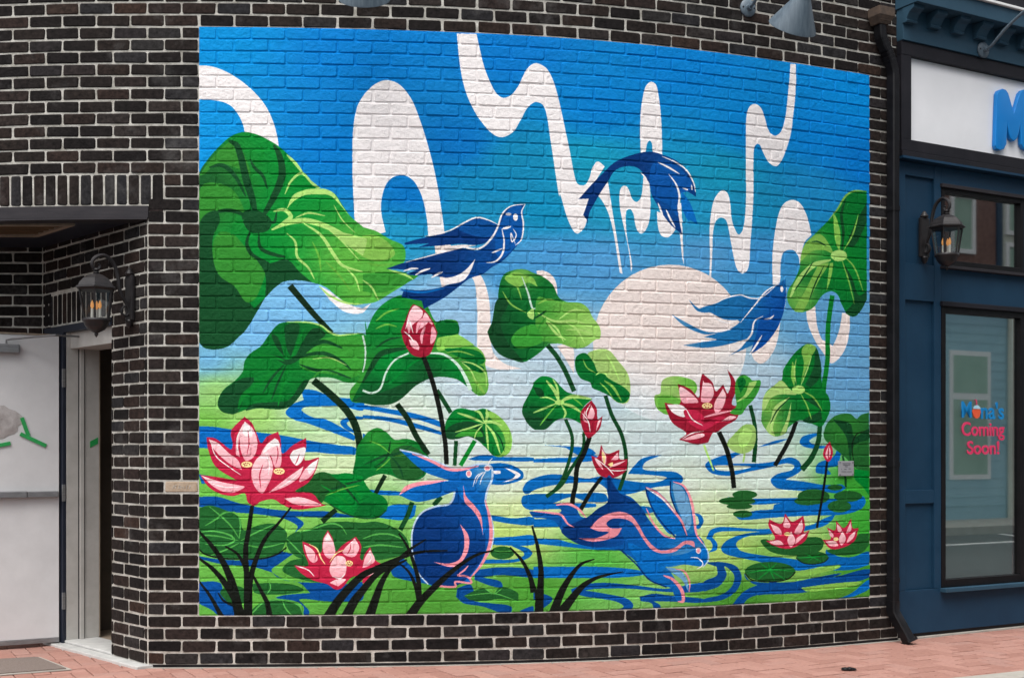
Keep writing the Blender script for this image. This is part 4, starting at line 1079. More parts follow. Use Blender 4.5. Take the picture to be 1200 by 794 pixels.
def place_pieces(items, variants, meshes, parent, name, mat, limit, stuff_name):
    """items: (loc, rz, lx, lz, flat). The ones that show largest become objects, the rest one 'stuff' part"""
    sc = []
    for it in items:
        p = it[0]; vis = 0
        if p[1] > .5:
            x, y = project(p)
            if -25 < x < 1225 and -8 < y < 802 and it[5]: vis = it[2] * it[3] / p[1] ** 2
        sc.append(vis)
    order = sorted(range(len(items)), key=lambda i: -sc[i]); keep = set(i for i in order[:limit] if sc[i] > 0)
    V, Fc, tone = [], [], []
    for i, (p, rz, lx, lz, flat, vis) in enumerate(items):
        k = rnd.randrange(len(variants))
        if i in keep:
            o = link(name, meshes[k], None, parent); o.location = p
            o.rotation_euler = (-math.pi/2, 0, rz) if flat else (0, 0, rz); o.scale = (lx, 1, lz)
        else:
            vs, fs = variants[k]; n0 = len(V); c, s = math.cos(rz), math.sin(rz); tn = rnd.random()
            for x, y, z in vs:
                x *= lx; z *= lz
                if flat: y, z = z, -y
                V.append((p[0] + x*c - y*s, p[1] + x*s + y*c, p[2] + z))
            Fc += [tuple(a + n0 for a in f) for f in fs]; tone += [tn] * len(fs)
    if V:
        me = bpy.data.meshes.new(stuff_name); me.from_pydata(V, [], Fc); me.materials.append(mat)
        at = me.attributes.new('tone', 'FLOAT', 'FACE'); at.data.foreach_set('value', tone)
        o = link(stuff_name, me, None, parent); o['kind'] = 'stuff'
    return len(keep), len(items) - len(keep)

wall_px = np.array([off(s, 0).to_2d() for s in np.linspace(-3, _S[-1], 400)])
def in_pavement(x, y):
    # street side of the curved wall / shop, or inside the alcove; this side of the kerb
    if x < P0.x:
        if y > 8.40: return False
        if (Vector((x, y)) - P0).dot(SIDE_N) < -.12 and y > P0.y - .05: return False
        return y > wall_px[0][1] - KERB - .1
    v = Vector((x, y)) - SH0.to_2d()
    if v.dot(e2) > 0: d = v.dot(nS)
    else:
        i = int(np.argmin((wall_px[:, 0] - x) ** 2 + (wall_px[:, 1] - y) ** 2)); w = Vector((x, y)) - Vector(wall_px[i])
        a = W(np.linspace(-3, _S[-1], 400)[i])[2]; d = w.dot(Vector((math.sin(a), -math.cos(a))))
    return -.12 < d < KERB + .06
pv = [octa(.1945, .0945, .03, .0022, 300 + k, 0, .003, .0009) for k in range(7)]
pvm = [mesh_of('paver', v, M['paver']) for v in pv]
items = []; a_ = SHA; ca, sa = math.cos(a_), math.sin(a_)
for i in range(-75, 75):
    for j in range(-40, 40):
        d = (i - j) % 4
        if d == 0: lx_, ly_, r_ = (i + 1) * .1, (j + .5) * .1, a_
        elif d == 2: lx_, ly_, r_ = (i + .5) * .1, j * .1, a_ + math.pi/2
        else: continue
        x = 1.2 + lx_ * ca - ly_ * sa; y = 7.2 + lx_ * sa + ly_ * ca
        if not (-5.2 < x < 5.4) or not in_pavement(x, y): continue
        yp = project((x, y, 0))[1]
        items.append(((x, y, rnd.uniform(-.0018, .0018)), r_, 1, 1, True, yp < 797))
print('pavers', place_pieces(items, pv, pvm, pavement, 'paver', M['paver'], 290, 'outlying_pavers'))

# ---------------------------------------------------------------- the brick building
building = empty('brick_building', (P0.x, P0.y, 0)); building.location = (0, 0, 0)
tag(building, 'dark brown brick building with pale mortar, curved corner wall and recessed side doorway', 'building')
Z0 = .018; TOPROW = 66; MS0, MS1 = 1.5 * B, 23 * B; MR0, MR1 = 4, 52
SOL0, SOL1 = 2.730, Z0 + 40 * C; SOLS = .098; LINT0 = 2.657
JT = .0105; DEPTH = .03; REC = .0048
def strip_wall(s0, s1, z0, z1, w, thick, step=.1, curve=True):
    """solid curved slab between running lengths, its face w in front of the wall line"""
    n_ = max(2, int((s1 - s0) / step) + 1); mb = MB(); vs = []
    for s in np.linspace(s0, s1, n_):
        for (ww, z) in ((w, z0), (w, z1), (w - thick, z1), (w - thick, z0)): vs.append(off(s, ww, z))
    fs = [(4*i+k, 4*i+4+k, 4*i+4+(k+1)%4, 4*i+(k+1)%4) for i in range(n_-1) for k in range(4)]
    fs += [(0, 1, 2, 3), tuple(4*(n_-1)+k for k in (3, 2, 1, 0))]
    return mb.add(vs, fs)
SEND = s_at(1052.5)
wm = MB()
for a, c_, z0, z1 in ((.002, MS0, Z0, SOL1), (MS0, MS1, Z0, Z0 + MR0*C), (MS1, SEND, Z0, Z0 + MR1*C), (MS0, MS1, Z0 + MR1*C, Z0 + TOPROW*C), (MS1, SEND, Z0 + MR1*C, Z0 + TOPROW*C), (-2.6, MS0, SOL1, Z0 + TOPROW*C)):
    q = strip_wall(a, c_, z0, z1, -REC, .11 if a != -2.6 else .12); wm.add(q.v, q.f)
wall = wm.build('street_wall', M['mortar'], building)
mural = empty('mural', (0, 0, 0))
tag(mural, 'mural of lotus flowers, rabbits and blue birds painted on the curved brick wall', 'mural')
strip_wall(MS0, MS1, Z0 + MR0*C, Z0 + MR1*C, -.0048, .11).build('painted_mortar', M['mural'], mural)

bv = [octa(B - JT, C - JT, DEPTH, .0042, k, 0, .004, .0023) for k in range(14)]
bvm = [mesh_of('brick', v, M['brick']) for v in bv]
mvar = [octa(B - .0055, C - .0055, DEPTH, .0054, 40 + k, 0, .0056, .0026) for k in range(12)]
mvm = [mesh_of('painted_brick', v, M['mural']) for v in mvar]
FULL = B - JT; MFULL = B - .0055
dark, painted = [], []
def piece(lst, sa_, sb_, k, painted_=False, zc_=None, lz=1.0, jl=True, jr=True):
    jt = .0055 if painted_ else JT
    if jl: sa_ += jt / 2
    if jr: sb_ -= jt / 2
    if sb_ - sa_ < .02: return
    sm = (sa_ + sb_) / 2; x, y, a = W(sm); z = Z0 + (k + .5) * C if zc_ is None else zc_
    w = rnd.uniform(-.0016, .0016); p = off(sm, w, z + rnd.uniform(-.0008, .0008))
    lst.append((tuple(p), a + rnd.uniform(-.006, .006), (sb_ - sa_) / (MFULL if painted_ else FULL), lz, False, True))
tan_spot = None
for k in range(TOPROW):
    z = Z0 + k * C
    lo_s = -2.6 if k >= 40 else (SOLS if k >= 38 else .002)
    m0 = -14
    for m in range(-14, 26):
        ja = (m + (.5 if k % 2 == 0 else 0)) * B; jb = ja + B
        if jb <= lo_s or ja >= SEND: continue
        jl, jr = True, True
        a1, b1 = max(ja, lo_s), min(jb, SEND)
        if MR0 <= k < MR1:
            cuts = [a1] + [c_ for c_ in (MS0, MS1) if a1 + 1e-6 < c_ < b1 - 1e-6] + [b1]
            for q in range(len(cuts) - 1):
                u0, u1 = cuts[q], cuts[q+1]; md = (u0 + u1) / 2; pt = MS0 < md < MS1
                piece(painted if pt else dark, u0, u1, k, pt, jl=(q == 0), jr=(q == len(cuts) - 2))
        else:
            piece(dark, a1, b1, k)
piece(dark, .0, SOLS, 37, zc_=SOL0 - .021, lz=.5)
dark = [d for d in dark if not (abs(d[0][2] - (Z0 + 37.5*C)) < .01 and project(d[0])[0] < 188)]
# the one pale inscribed brick beside the mural
ti_ = min(range(len(dark)), key=lambda i: abs(project(dark[i][0])[0] - 213) + abs(project(dark[i][0])[1] - 577))
td = dark.pop(ti_)
to = link('inscribed_brick', mesh_of('inscribed_brick', bv[3], M['tan_brick']), None, wall); to.location = td[0]; to.rotation_euler = (0, 0, td[1]); to.scale = (td[2], 1, 1); to['label'] = 'tan brick with worn carved marks'
for q in range(7):
    mk = MB(); r2 = random.Random(q); xx = -.05 + q * .016
    mk.tube([(xx, -.0012, -.012), (xx + r2.uniform(-.004, .008), -.0012, r2.uniform(-.004, .012)), (xx + .008, -.0012, r2.uniform(-.012, .014))], .0016, 5)
    mk.build('carved_mark', M['mortar'], to)
# alcove bricks share the building's 300
side_wall_items, back_items = [], []
OPEN0, OPEN1 = side_a(130), 1.33
def side_piece(a0, a1, k, lst=side_wall_items, zc_=None, lz=1.0):
    a0 += JT/2; a1 -= JT/2
    if a1 - a0 < .015: return
    p = side_pt((a0 + a1)/2, rnd.uniform(-.0015, .0015), Z0 + (k + .5)*C if zc_ is None else zc_)
    lst.append((tuple(p), SIDE_A + rnd.uniform(-.006, .006), (a1 - a0)/FULL, lz, False, True))
for k in range(0, 37):
    z = Z0 + k*C
    for m in range(-1, 9):
        ja = (m + (.5 if k % 2 else .18)) * B; jb = ja + B
        hi_ = SIDE_L if k >= 32 else OPEN0
        a0, a1 = max(ja, .004), min(jb, hi_)
        if a1 > a0: side_piece(a0, a1, k)
        if k < 32:
            a0, a1 = max(ja, OPEN1 + .03), min(jb, SIDE_L)
            if a1 > a0: side_piece(a0, a1, k)
for k in range(0, 37):
    for m in range(0, 10):
        x1 = PIN.x - (m + (.5 if k % 2 else 0) - .5) * B; x0 = x1 - B
        x1 = min(x1, PIN.x); a0, a1 = x0 + JT/2, x1 - JT/2
        if a1 - a0 < .02: continue
        back_items.append((((a0+a1)/2, PIN.y + rnd.uniform(-.0015, .0015), Z0 + (k+.5)*C), rnd.uniform(-.006, .006), (a1-a0)/FULL, 1, False, k > 26))
print('mural bricks', place_pieces(painted, mvar, mvm, mural, 'painted_brick', M['mural'], 298, 'outlying_painted_bricks'))
print('wall bricks', len(dark), place_pieces(dark, bv, bvm, wall, 'brick', M['brick'], 205, 'outlying_bricks'))
# alcove side wall (mortar body with the door opening left out) and back wall
sm = MB()
def side_box(a0, a1, w0, w1, z0, z1, mb):
    vs = [side_pt(a, w, z) for z in (z0, z1) for a, w in ((a0, w0), (a1, w0), (a1, w1), (a0, w1))]
    return mb.add(vs, [(0,1,2,3),(7,6,5,4),(0,4,5,1),(1,5,6,2),(2,6,7,3),(3,7,4,0)])
side_box(.0025, OPEN0 - .003, -REC, -.12, Z0, 2.107, sm); side_box(OPEN1 + .03, SIDE_L, -REC, -.12, Z0, 2.107, sm); side_box(.006, SIDE_L, -REC, -.12, 2.108, 2.70, sm)
side_wall = sm.build('alcove_side_wall', M['mortar'], building)
bwm = MB(); bwm.box(-5.3, PIN.x + .06, PIN.y + REC, PIN.y + .2, 0, 2.7); back_wall = bwm.build('alcove_back_wall', M['mortar'], building)
print('side', len(side_wall_items), place_pieces(side_wall_items, bv, bvm, side_wall, 'brick', M['brick'], 76, 'outlying_bricks'))
print('back', place_pieces(back_items, bv, bvm, back_wall, 'brick', M['brick'], 14, 'outlying_bricks'))
# soldier courses, lintels, soffit
sol = strip_wall(-2.6, SOLS, SOL0, SOL1, -REC, .11).build('soldier_course', M['mortar'], building)
hs = SOL1 - SOL0 - .012
sv = [octa(.0605, hs, DEPTH, .005, 80 + k, 0, .004, .0016) for k in range(5)]
sol_m = [mesh_of('soldier_brick', v, M['brick']) for v in sv]
s = SOLS - .036
while s > -1.75:
    p = off(s, rnd.uniform(-.0015, .0015), (SOL0 + SOL1)/2); o = link('soldier_brick', sol_m[rnd.randrange(5)], None, sol); o.location = p; o.rotation_euler = (0, 0, W(s)[2]); s -= .0715
strip_wall(-2.6, .008, LINT0, SOL0 - .002, .006, .10).build('lintel', M['lintel'], building, bevel=.003)
strip_wall(-2.6, .004, LINT0 - .010, LINT0 - .0005, .012, .11).build('lintel_flange', M['lintel'], building)
sv2 = [octa(.0575, .200, DEPTH, .005, 90 + k, 0, .004, .0016) for k in range(4)]
isol = MB(); side_box(OPEN0, OPEN1 + .15, -.006, -.05, 2.112, 2.325, isol); isol = isol.build('inner_soldier_course', M['mortar'], building)
sol2 = [mesh_of('soldier_brick', v, M['brick']) for v in sv2]; a = OPEN1 + .11
while a > OPEN0 + .02:
    o = link('soldier_brick', sol2[rnd.randrange(4)], None, isol); o.location = side_pt(a, -.0015, 2.218); o.rotation_euler = (0, 0, SIDE_A); a -= .0715
il = MB(); side_box(OPEN0 - .01, OPEN1 + .12, .008, -.10, 2.06, 2.105, il); il.build('inner_lintel', M['navy'], building)
sf = MB(); sf.slab([tuple(off(-2.58, -.10).to_2d()), tuple(off(-.001, -.10).to_2d()), (P0.x + .05, P0.y + .12), (PIN.x + .12, PIN.y + .1), (-5.3, PIN.y + .1)], LINT0 + .002, LINT0 + .06)
sf.build('soffit', M['navy'], building)
# vent in the soffit
vz = LINT0 - .006
vc = [Vector(((88-CX)*7.46/F, 7.46)), Vector(((45-CX)*7.86/F, 7.86)), Vector(((-70-CX)*7.86/F, 7.86)), Vector(((-70-CX)*7.46/F, 7.46))]
vent = MB(); vent.slab([tuple(p) for p in vc], vz, LINT0 + .001); vent = vent.build('soffit_vent', M['brown_room'], building); vent['label'] = 'brown vent panel with tan wooden rim in the soffit'
vcen = sum(vc, Vector((0, 0))) / 4
for i in range(4):
    a_1, b_1 = vc[i], vc[(i+1) % 4]; a_2, b_2 = a_1.lerp(vcen, .13), b_1.lerp(vcen, .13)
    q = MB(); q.slab([tuple(a_1), tuple(b_1), tuple(b_2), tuple(a_2)], vz - .014, vz - .0004); q.build('vent_rim', M['wood'], vent)
for i in range(5):
    f_ = (i + 1) / 6; q = MB(); a_1 = vc[3].lerp(vc[2], f_).lerp(vcen, .12); b_1 = vc[0].lerp(vc[1], f_).lerp(vcen, .12)
    q.slab([tuple(a_1), tuple(b_1), (b_1.x, b_1.y + .018), (a_1.x, a_1.y + .018)], vz - .007, vz - .0006); q.build('vent_slat', M['brown_room'], vent)
# base: dark recess line and a pale concrete edge along the foot of the wall
strip_wall(.01, SEND, -.02, Z0 + .001, -.004, .09).build('base_flashing', M['black_metal'], building)
ed = MB(); q = strip_wall(-.02, SEND, -.02, .003, .022, .022, .1); q.build('wall_footing', M['concrete'], building)
# doorway: threshold, jamb with stops, dim room behind, open leaf
th = MB(); side_box(-.02, 1.32, .075, -.25, -.02, .018, th); th.build('threshold', M['sill_grey'], building, bevel=.006)
th = MB(); side_box(OPEN0 - .02, 1.3, .0, -.23, .019, .036, th); th.build('threshold_ramp', M['sill_grey'], building, bevel=.006)
HG = side_a(76)                           # hinge jamb
jb = empty('door_frame', (0, 0, 0), parent=building)
def jbox(name, a0, a1, w0, w1, z0, z1, mat, par): q = MB(); side_box(a0, a1, w0, w1, z0, z1, q); return q.build(name, mat, par, bevel=.002)
jbox('jamb', HG, HG + .05, -.012, -.095, .036, 2.06, M['frame_white'], jb)
jbox('jamb_stop', HG - .018, HG + .05, -.097, -.125, .036, 2.06, M['frame_white'], jb)
jbox('jamb_liner', HG - .004, HG + .05, -.127, -.235, .036, 2.06, M['frame_white'], jb)
jbox('jamb_face', HG + .002, OPEN1 + .03, .012, -.010, .0, 2.06, M['navy'], jb)
jbox('frame_head', OPEN0 + .03, HG + .02, -.04, -.235, 1.955, 2.06, M['frame_white'], jb)
jbox('dark_groove_strip', HG - .006, HG + .05, -.0905, -.0965, .036, 1.954, M['lintel'], jb); jbox('dark_groove_strip', HG - .0105, HG + .05, -.1255, -.1325, .036, 1.954, M['lintel'], jb); jbox('frame_edge', HG - .006, HG + .05, -.2355, -.242, .036, 1.954, M['wood'], jb)  # dark strips drawn for the jamb's darker grooves, shade put into their colour
jbox('strike_jamb', OPEN0 - .002, OPEN0 + .012, -.12, -.235, .036, 2.06, M['frame_white'], jb)
jbox('hinge', HG - .004, HG + .012, .016, -.004, 1.70, 1.82, M['steel'], jb); jbox('hinge', HG - .004, HG + .012, .016, -.004, .95, 1.06, M['steel'], jb); jbox('hinge', HG - .004, HG + .012, .016, -.004, .24, .35, M['steel'], jb)
tp = MB(); side_box(HG - .0075, HG - .0045, -.17, -.225, 1.33, 1.372, tp); tp.v = [(v[0], v[1], v[2] - (.028 if i % 4 in (0, 1) else 0)) for i, v in enumerate(tp.v)]; tp = tp.build('tape_strip', M['tape'], jb)
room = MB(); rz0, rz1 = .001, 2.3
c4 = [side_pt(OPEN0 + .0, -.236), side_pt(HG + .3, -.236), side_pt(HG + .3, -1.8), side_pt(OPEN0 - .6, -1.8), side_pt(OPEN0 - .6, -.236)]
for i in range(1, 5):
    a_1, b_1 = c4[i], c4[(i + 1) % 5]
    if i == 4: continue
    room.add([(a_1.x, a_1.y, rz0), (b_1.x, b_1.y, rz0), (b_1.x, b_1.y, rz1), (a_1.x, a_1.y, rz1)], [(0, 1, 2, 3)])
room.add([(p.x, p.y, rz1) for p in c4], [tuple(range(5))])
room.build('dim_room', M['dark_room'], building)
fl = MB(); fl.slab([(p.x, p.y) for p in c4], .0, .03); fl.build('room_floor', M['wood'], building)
# back room details seen through the gap: a brown upper panel and a dark oval panel
def deep_a(xp, w): k = (xp - CX)/F; o = P0 + SIDE_N*w; return (o.x - k*o.y)/(SIDE_E.x - k*SIDE_E.y)
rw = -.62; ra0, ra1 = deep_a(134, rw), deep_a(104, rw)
for z0, z1, mt in ((.25, 1.745, 'panel_bright'), (1.747, 1.80, 'black_metal'), (1.802, 2.2, 'panel_bright')):
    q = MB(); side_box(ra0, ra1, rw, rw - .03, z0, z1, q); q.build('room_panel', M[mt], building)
q = MB(); oc = deep_a(119, rw); ring = [(oc + .05*math.copysign(abs(math.cos(t_))**.6, math.cos(t_)), 1.42 + .185*math.copysign(abs(math.sin(t_))**.7, math.sin(t_))) for t_ in np.linspace(0, 2*math.pi, 28, endpoint=False)]
q.add([side_pt(a, rw + .012, z) for a, z in ring] + [side_pt(a, rw + .0005, z) for a, z in ring], [tuple(range(28))] + [(k, (k+1)%28, 28+(k+1)%28, 28+k) for k in range(28)]); q.build('black_oval_panel', M['black_metal'], building)
# ---- the open door leaf
H0 = side_pt(HG + .035, .02); D1 = Vector(((0 - CX) * 7.985 / F, 7.985, 0)); dd = (D1 - Vector((H0.x, H0.y, 0))); da = math.atan2(-dd.y, -dd.x)
door = empty('door', (H0.x, H0.y, 0), da, building); door['label'] = 'white steel door standing open with push bar and taped plastic patch'
DW = .90; DZ0, DZ1 = .055, 2.035
MB().box(-DW, -.004, -.004, .040, DZ0, DZ1).build('door_leaf', M['door'], door, bevel=.003)
MB().box(-DW, -.004, -.012, .046, DZ0 - .03, DZ0 - .001).build('door_sweep', M['steel'], door, bevel=.002)
MB().box(-DW, -.002, -.010, .042, DZ1 + .001, DZ1 + .012).build('top_cap', M['wood'], door)
zb = z_at(579, 8.05)
MB().box(-.78, -.205, -.05, -.0045, zb - .022, zb + .022).build('push_bar', M['steel'], door, bevel=.006)
MB().box(-.203, -.012, -.045, -.0045, zb - .020, zb + .020).build('push_bar_end', M['steel'], door, bevel=.005)
zcl = z_at(409, 8.02)
cl = MB().box(-.60, -.25, -.055, -.0045, zcl - .028, zcl + .030).build('door_closer', M['steel'], door, bevel=.008)
q = MB(); q.tube([(-.33, -.035, zcl + .03), (-.33, -.035, zcl + .055), (-.30, -.05, zcl + .062), (-.05, -.20, zcl + .085)], .007, 8); q.build('closer_arm', M['steel'], door, smooth=True)
q = MB(); q.tube([(-.05, -.20, zcl + .085), (.02, -.16, zcl + .086), (.28, -.10, zcl + .088)], .006, 8); q.build('closer_arm', M['steel'], door, smooth=True)
# crumpled plastic patch held with green tape
zp = z_at(497, 8.0); pp = []
for k in range(28):
    a = 2*math.pi*k/28; rr = 1 + .07*math.sin(3*a + .6) + .05*math.sin(7*a) + .04*math.sin(11*a + 1)
    pp.append((-.425 + .19*rr*math.cos(a), zp + .012 + .12*rr*math.sin(a)))
bmv = [(-.425, -.016, zp)]; fsx = []
for ring, (sc_, y_) in enumerate(((.35, -.015), (.7, -.012), (1.0, -.0055))):
    for k, (x, z) in enumerate(pp):
        bmv.append((-.425 + (x + .425)*sc_, y_ + rnd.uniform(-.005, .004)*(1 if ring < 2 else .2), zp + .01 + (z - zp - .01)*sc_))
n = len(pp)
fsx += [(0, 1 + (k+1) % n, 1 + k) for k in range(n)]
for r_ in range(2): fsx += [(1+r_*n+k, 1+r_*n+(k+1)%n, 1+(r_+1)*n+(k+1)%n, 1+(r_+1)*n+k) for k in range(n)]
q = MB(); q.add(bmv, fsx); q.build('plastic_patch', M['plastic'], door, smooth='all')
def dx_(xp): return -(68 - xp) * 8.05 / F * 1.03
def tape(p, q_, wd=.024):
    a, b_ = Vector((dx_(p[0]), z_at(p[1], 8.03))), Vector((dx_(q_[0]), z_at(q_[1], 8.03))); t_ = (b_ - a).normalized(); nn = Vector((-t_.y, t_.x)) * wd / 2
    m_ = MB(); yy = -.0135 - .0006 * len([1 for c in door.children if c.name.startswith('tape')]); m_.prism([tuple(a + nn), tuple(b_ + nn), tuple(b_ - nn), tuple(a - nn)], yy, -.0045); m_.build('tape_strip', M['tape'], door)
tape((27, 489), (34, 510)); tape((25.5, 508), (53, 522)); tape((-22, 527), (15, 519))

# ---------------------------------------------------------------- wall lanterns
def lantern(base, rz, label, d=.22):
    t = empty('wall_lantern', base, rz); tag(t, label, 'lantern', 'black coach lanterns on the walls')
    MB().box(-.042, .042, -.026, -.0005, .115, .385).build('backplate', M['lantern'], t, bevel=.007)
    q = MB(); q.lathe([(.004, .07), (.018, .085), (.026, .112), (.02, .12)], 10, (0, -.018, 0)); q.build('backplate_tip', M['lantern'], t, smooth=True)
    q = MB(); q.lathe([(.022, .384), (.03, .395), (.02, .41), (.012, .425), (.003, .432)], 10, (0, -.016, 0)); q.build('backplate_knob', M['lantern'], t, smooth=True)
    arm = [(-.036, .205), (-.058, .19), (-.068, .165), (-.052, .143), (-.028, .150), (-.022, .178), (-.036, .215), (-.062, .255), (-.078, .30), (-.086, .36), (-.10, .415), (-.125, .46), (-.165, .487), (-.205, .483), (-.236, .46), (-.246, .43), (-.232, .405), (-.208, .405), (-.198, .424), (-.212, .438)]
    pts = [Vector(p) for p in arm]; sm_ = []
    for i in range(len(pts) - 1):
        p0, p1, p2, p3 = pts[max(i-1, 0)], pts[i], pts[i+1], pts[min(i+2, len(pts)-1)]
        for k in range(4):
            u = k/4; sm_.append(.5*((2*p1) + (p2-p0)*u + (2*p0-5*p1+4*p2-p3)*u*u + (3*p1-p0-3*p2+p3)*u**3))
    q = MB(); nS_ = len(sm_); q.tube([(0, p.x * d/.22, p.y) for p in sm_], [.0072 + .005*math.sin(math.pi*i/nS_) for i in range(nS_)], 8, up=(1, 0, 0)); q.build('arm', M['lantern'], t, smooth=True)
    at = (0, -d, 0); h6 = math.pi/6
    q = MB(); q.lathe([(.016, .405), (.022, .398), (.012, .390), (.018, .382), (.014, .372)], 12, at); q.build('neck', M['lantern'], t, smooth=True)
    q = MB(); q.lathe([(.012, .376), (.045, .366), (.080, .345), (.104, .318), (.112, .300), (.124, .296), (.126, .288), (.112, .284), (.106, .276), (.06, .274)], 6, at, a0=h6); q.build('roof', M['lantern'], t)
    q = MB(); q.lathe([(.045, .112), (.078, .112), (.082, .106), (.082, .098), (.072, .088), (.066, .07), (.048, .046), (.022, .032), (.010, .026), (.012, .018), (.004, .004), (.0006, 0)], 12, at); q.build('bowl', M['lantern'], t, smooth=True)
    rb, rt, z0, z1 = .076, .104, .108, .280
    for k in range(6):
        a = h6 + k*math.pi/3; c, s_ = math.cos(a), math.sin(a)
        q = MB(); q.tube([(rb*c, -d + rb*s_, z0), (rt*c, -d + rt*s_, z1)], .0052, 6); q.build('post', M['lantern'], t)
        a2 = a + math.pi/3; k_ = .95
        q = MB(); q.add([(rb*k_*c, -d + rb*k_*s_, z0), (rb*k_*math.cos(a2), -d + rb*k_*math.sin(a2), z0), (rt*k_*math.cos(a2), -d + rt*k_*math.sin(a2), z1), (rt*k_*c, -d + rt*k_*s_, z1)], [(0, 1, 2, 3)])
        q.build('glass_pane', M['lamp_glass'], t)
    for k in range(3):
        a = .5 + k*2*math.pi/3; x, y = .025*math.cos(a), -d + .025*math.sin(a)
        q = MB(); q.lathe([(.008, .112), (.008, .168)], 10, (x, y, 0)); cd = q.build('candle', M['candle'], t)
        q = MB(); q.lathe([(.004, .168), (.0105, .182), (.009, .198), (.002, .218)], 10, (x, y, 0)); q.build('bulb', M['flame'], cd, smooth=True)
    return t
ab = .185; lb = side_pt(ab, .0035); lantern((lb.x, lb.y, z_at(396, 7.33)), SIDE_A, 'black coach lantern with three lit candles beside the open white door', .225)
ub = U(1081, 0)
pl = SH0 + SHE * ub; lantern((pl.x + SHE.y*.0005, pl.y - SHE.x*.0005, SZ(1114, 317, .22)), SHA, 'black coach lantern with lit candles on the blue shopfront beside the high window', .21)

# ---------------------------------------------------------------- gooseneck lights over the wall
def barn_light(base, rz, label, tilt=38, out=.40, up=.0):
    t = empty('gooseneck_light', base, rz); tag(t, label, 'lamp', 'gooseneck sign lights')
    Rx = Matrix.Rotation(math.pi/2, 3, 'X')
    q = MB(); q.lathe([(.056, 0.0005), (.056, .008), (.05, .014), (.022, .018), (.018, .04)], 24, (0, 0, 0), Rx); q.build('mount_plate', M['shade'], t, smooth=True)
    for k in range(2):
        q = MB(); q.lathe([(.006, .012), (.006, .017)], 8, (-.04 + .08*k, 0, 0), Rx); q.build('screw', M['black_metal'], t)
    R = Matrix.Rotation(math.radians(tilt), 3, 'X')     # opening turns back towards the wall
    ap = Vector((0, -out, -.10 + up))
    path = [(0, -.02, 0), (0, -.07, .008), (0, -.13, .05), (0, -.13 - .15*(out - .13), .11), (0, -.13 - .45*(out - .13), .19), (0, -.13 - .72*(out - .13), .21), (0, -out + .005, .16), (0, -out - .015, .07)]
    end = ap + R @ Vector((0, 0, .05)); path.append(tuple(end))
    P_ = [Vector(p) for p in path]; sm_ = []
    for i in range(len(P_) - 1):
        p0, p1, p2, p3 = P_[max(i-1, 0)], P_[i], P_[i+1], P_[min(i+2, len(P_)-1)]
        for k in range(5):
            u = k/5; sm_.append(.5*((2*p1) + (p2-p0)*u + (2*p0-5*p1+4*p2-p3)*u*u + (3*p1-p0-3*p2+p3)*u**3))
    q = MB(); q.tube(sm_ + [P_[-1]], .0105, 10, up=(1, 0, 0)); q.build('gooseneck_arm', M['shade'], t, smooth=True)
    prof = [(.012, .055), (.03, .052), (.04, .04), (.046, .02), (.056, -.002), (.142, -.155), (.146, -.168), (.142, -.168), (.136, -.152), (.05, -.004), (.02, .03), (.004, .035)]
    q = MB(); q.lathe(prof, 40, ap, R); q.build('lamp_shade', M['shade'], t, smooth=True)
    q = MB(); q.lathe([(.006, .01), (.03, -.03), (.034, -.06), (.02, -.09), (.002, -.097)], 12, ap, R); q.build('bulb', M['candle'], t, smooth=True)
    return t
s1 = s_at(877, .01); b1 = off(s1, 0); barn_light((b1.x, b1.y, z_at(10, b1.y)), W(s1)[2], 'grey-blue gooseneck lamp with conical shade between mural and downspout', out=.60, up=-.05)
s2 = s_at(430, .01); b2 = off(s2, 0); barn_light((b2.x, b2.y, z_at(10, b1.y)), W(s2)[2], 'grey-blue gooseneck lamp above the big white arch of the mural', out=.48, up=-.03)
u3 = U(1151.5, .06); b3 = SH0 + SHE*u3 + Vector((SHE.y, -SHE.x, 0))*.0605; barn_light((b3.x, b3.y, SZ(1151.5, 59, .06)), SHA, 'slim gooseneck lamp fixed to the blue cornice above the white sign', out=.75)

# ---------------------------------------------------------------- downspout
dsp = empty('downspout', off(s_at(1048, .06), 0, 0)); dsp.location = (0, 0, 0)
tag(dsp, 'black metal downspout running down the joint between brick wall and blue shop', 'downspout')
def dp(xp, yp, w=.055): return on_wall(xp, yp, w)[1] if xp < 1052 else None
rect = [(x*.036, y*.028) for x, y in ((-1,-.7),(-.8,-1),(.8,-1),(1,-.7),(1,.7),(.8,1),(-.8,1),(-1,.7))]
sA = s_at(1046.5, .05); sB = s_at(1031, .05)
def at_s(s, z, w=.05): return off(s, w, z)
zt = z_at(28, 8.2); z_e1 = z_at(48, 8.3); z_e2 = z_at(78, 8.3)
R_ang = W(sA)[2]
path = [at_s(sB, zt), at_s(sB + .004, zt - .06), at_s(sB + .012, z_e1), at_s(sB + .035, z_e1 - .05), at_s((sA + sB)/2, (z_e1 + z_e2)/2 + .01), at_s(sA - .03, z_e2 + .03), at_s(sA - .008, z_e2 - .02), at_s(sA, z_e2 - .07)]
q = MB(); q.tube(path, 1, sec=rect, up=(math.sin(R_ang), -math.cos(R_ang), 0)); el = q.build('elbow', M['black_metal'], dsp, smooth=True)
for k in range(7):
    f_ = k / 6; p = path[2].lerp(path[5], f_); q = MB(); d_ = (path[5] - path[2]).normalized()
    q.tube([p - d_*.006, p + d_*.006], 1.0, sec=[(x*1.07, y*1.09) for x, y in rect], up=(math.sin(R_ang), -math.cos(R_ang), 0)); q.build('elbow_rib', M['black_metal'], el)
q = MB(); q.tube([at_s(sA, z_e2 - .06), at_s(sA, .26)], 1, sec=[(x*1.02, y*1.03) for x, y in rect], up=(math.sin(R_ang), -math.cos(R_ang), 0)); q.build('pipe', M['black_metal'], dsp)
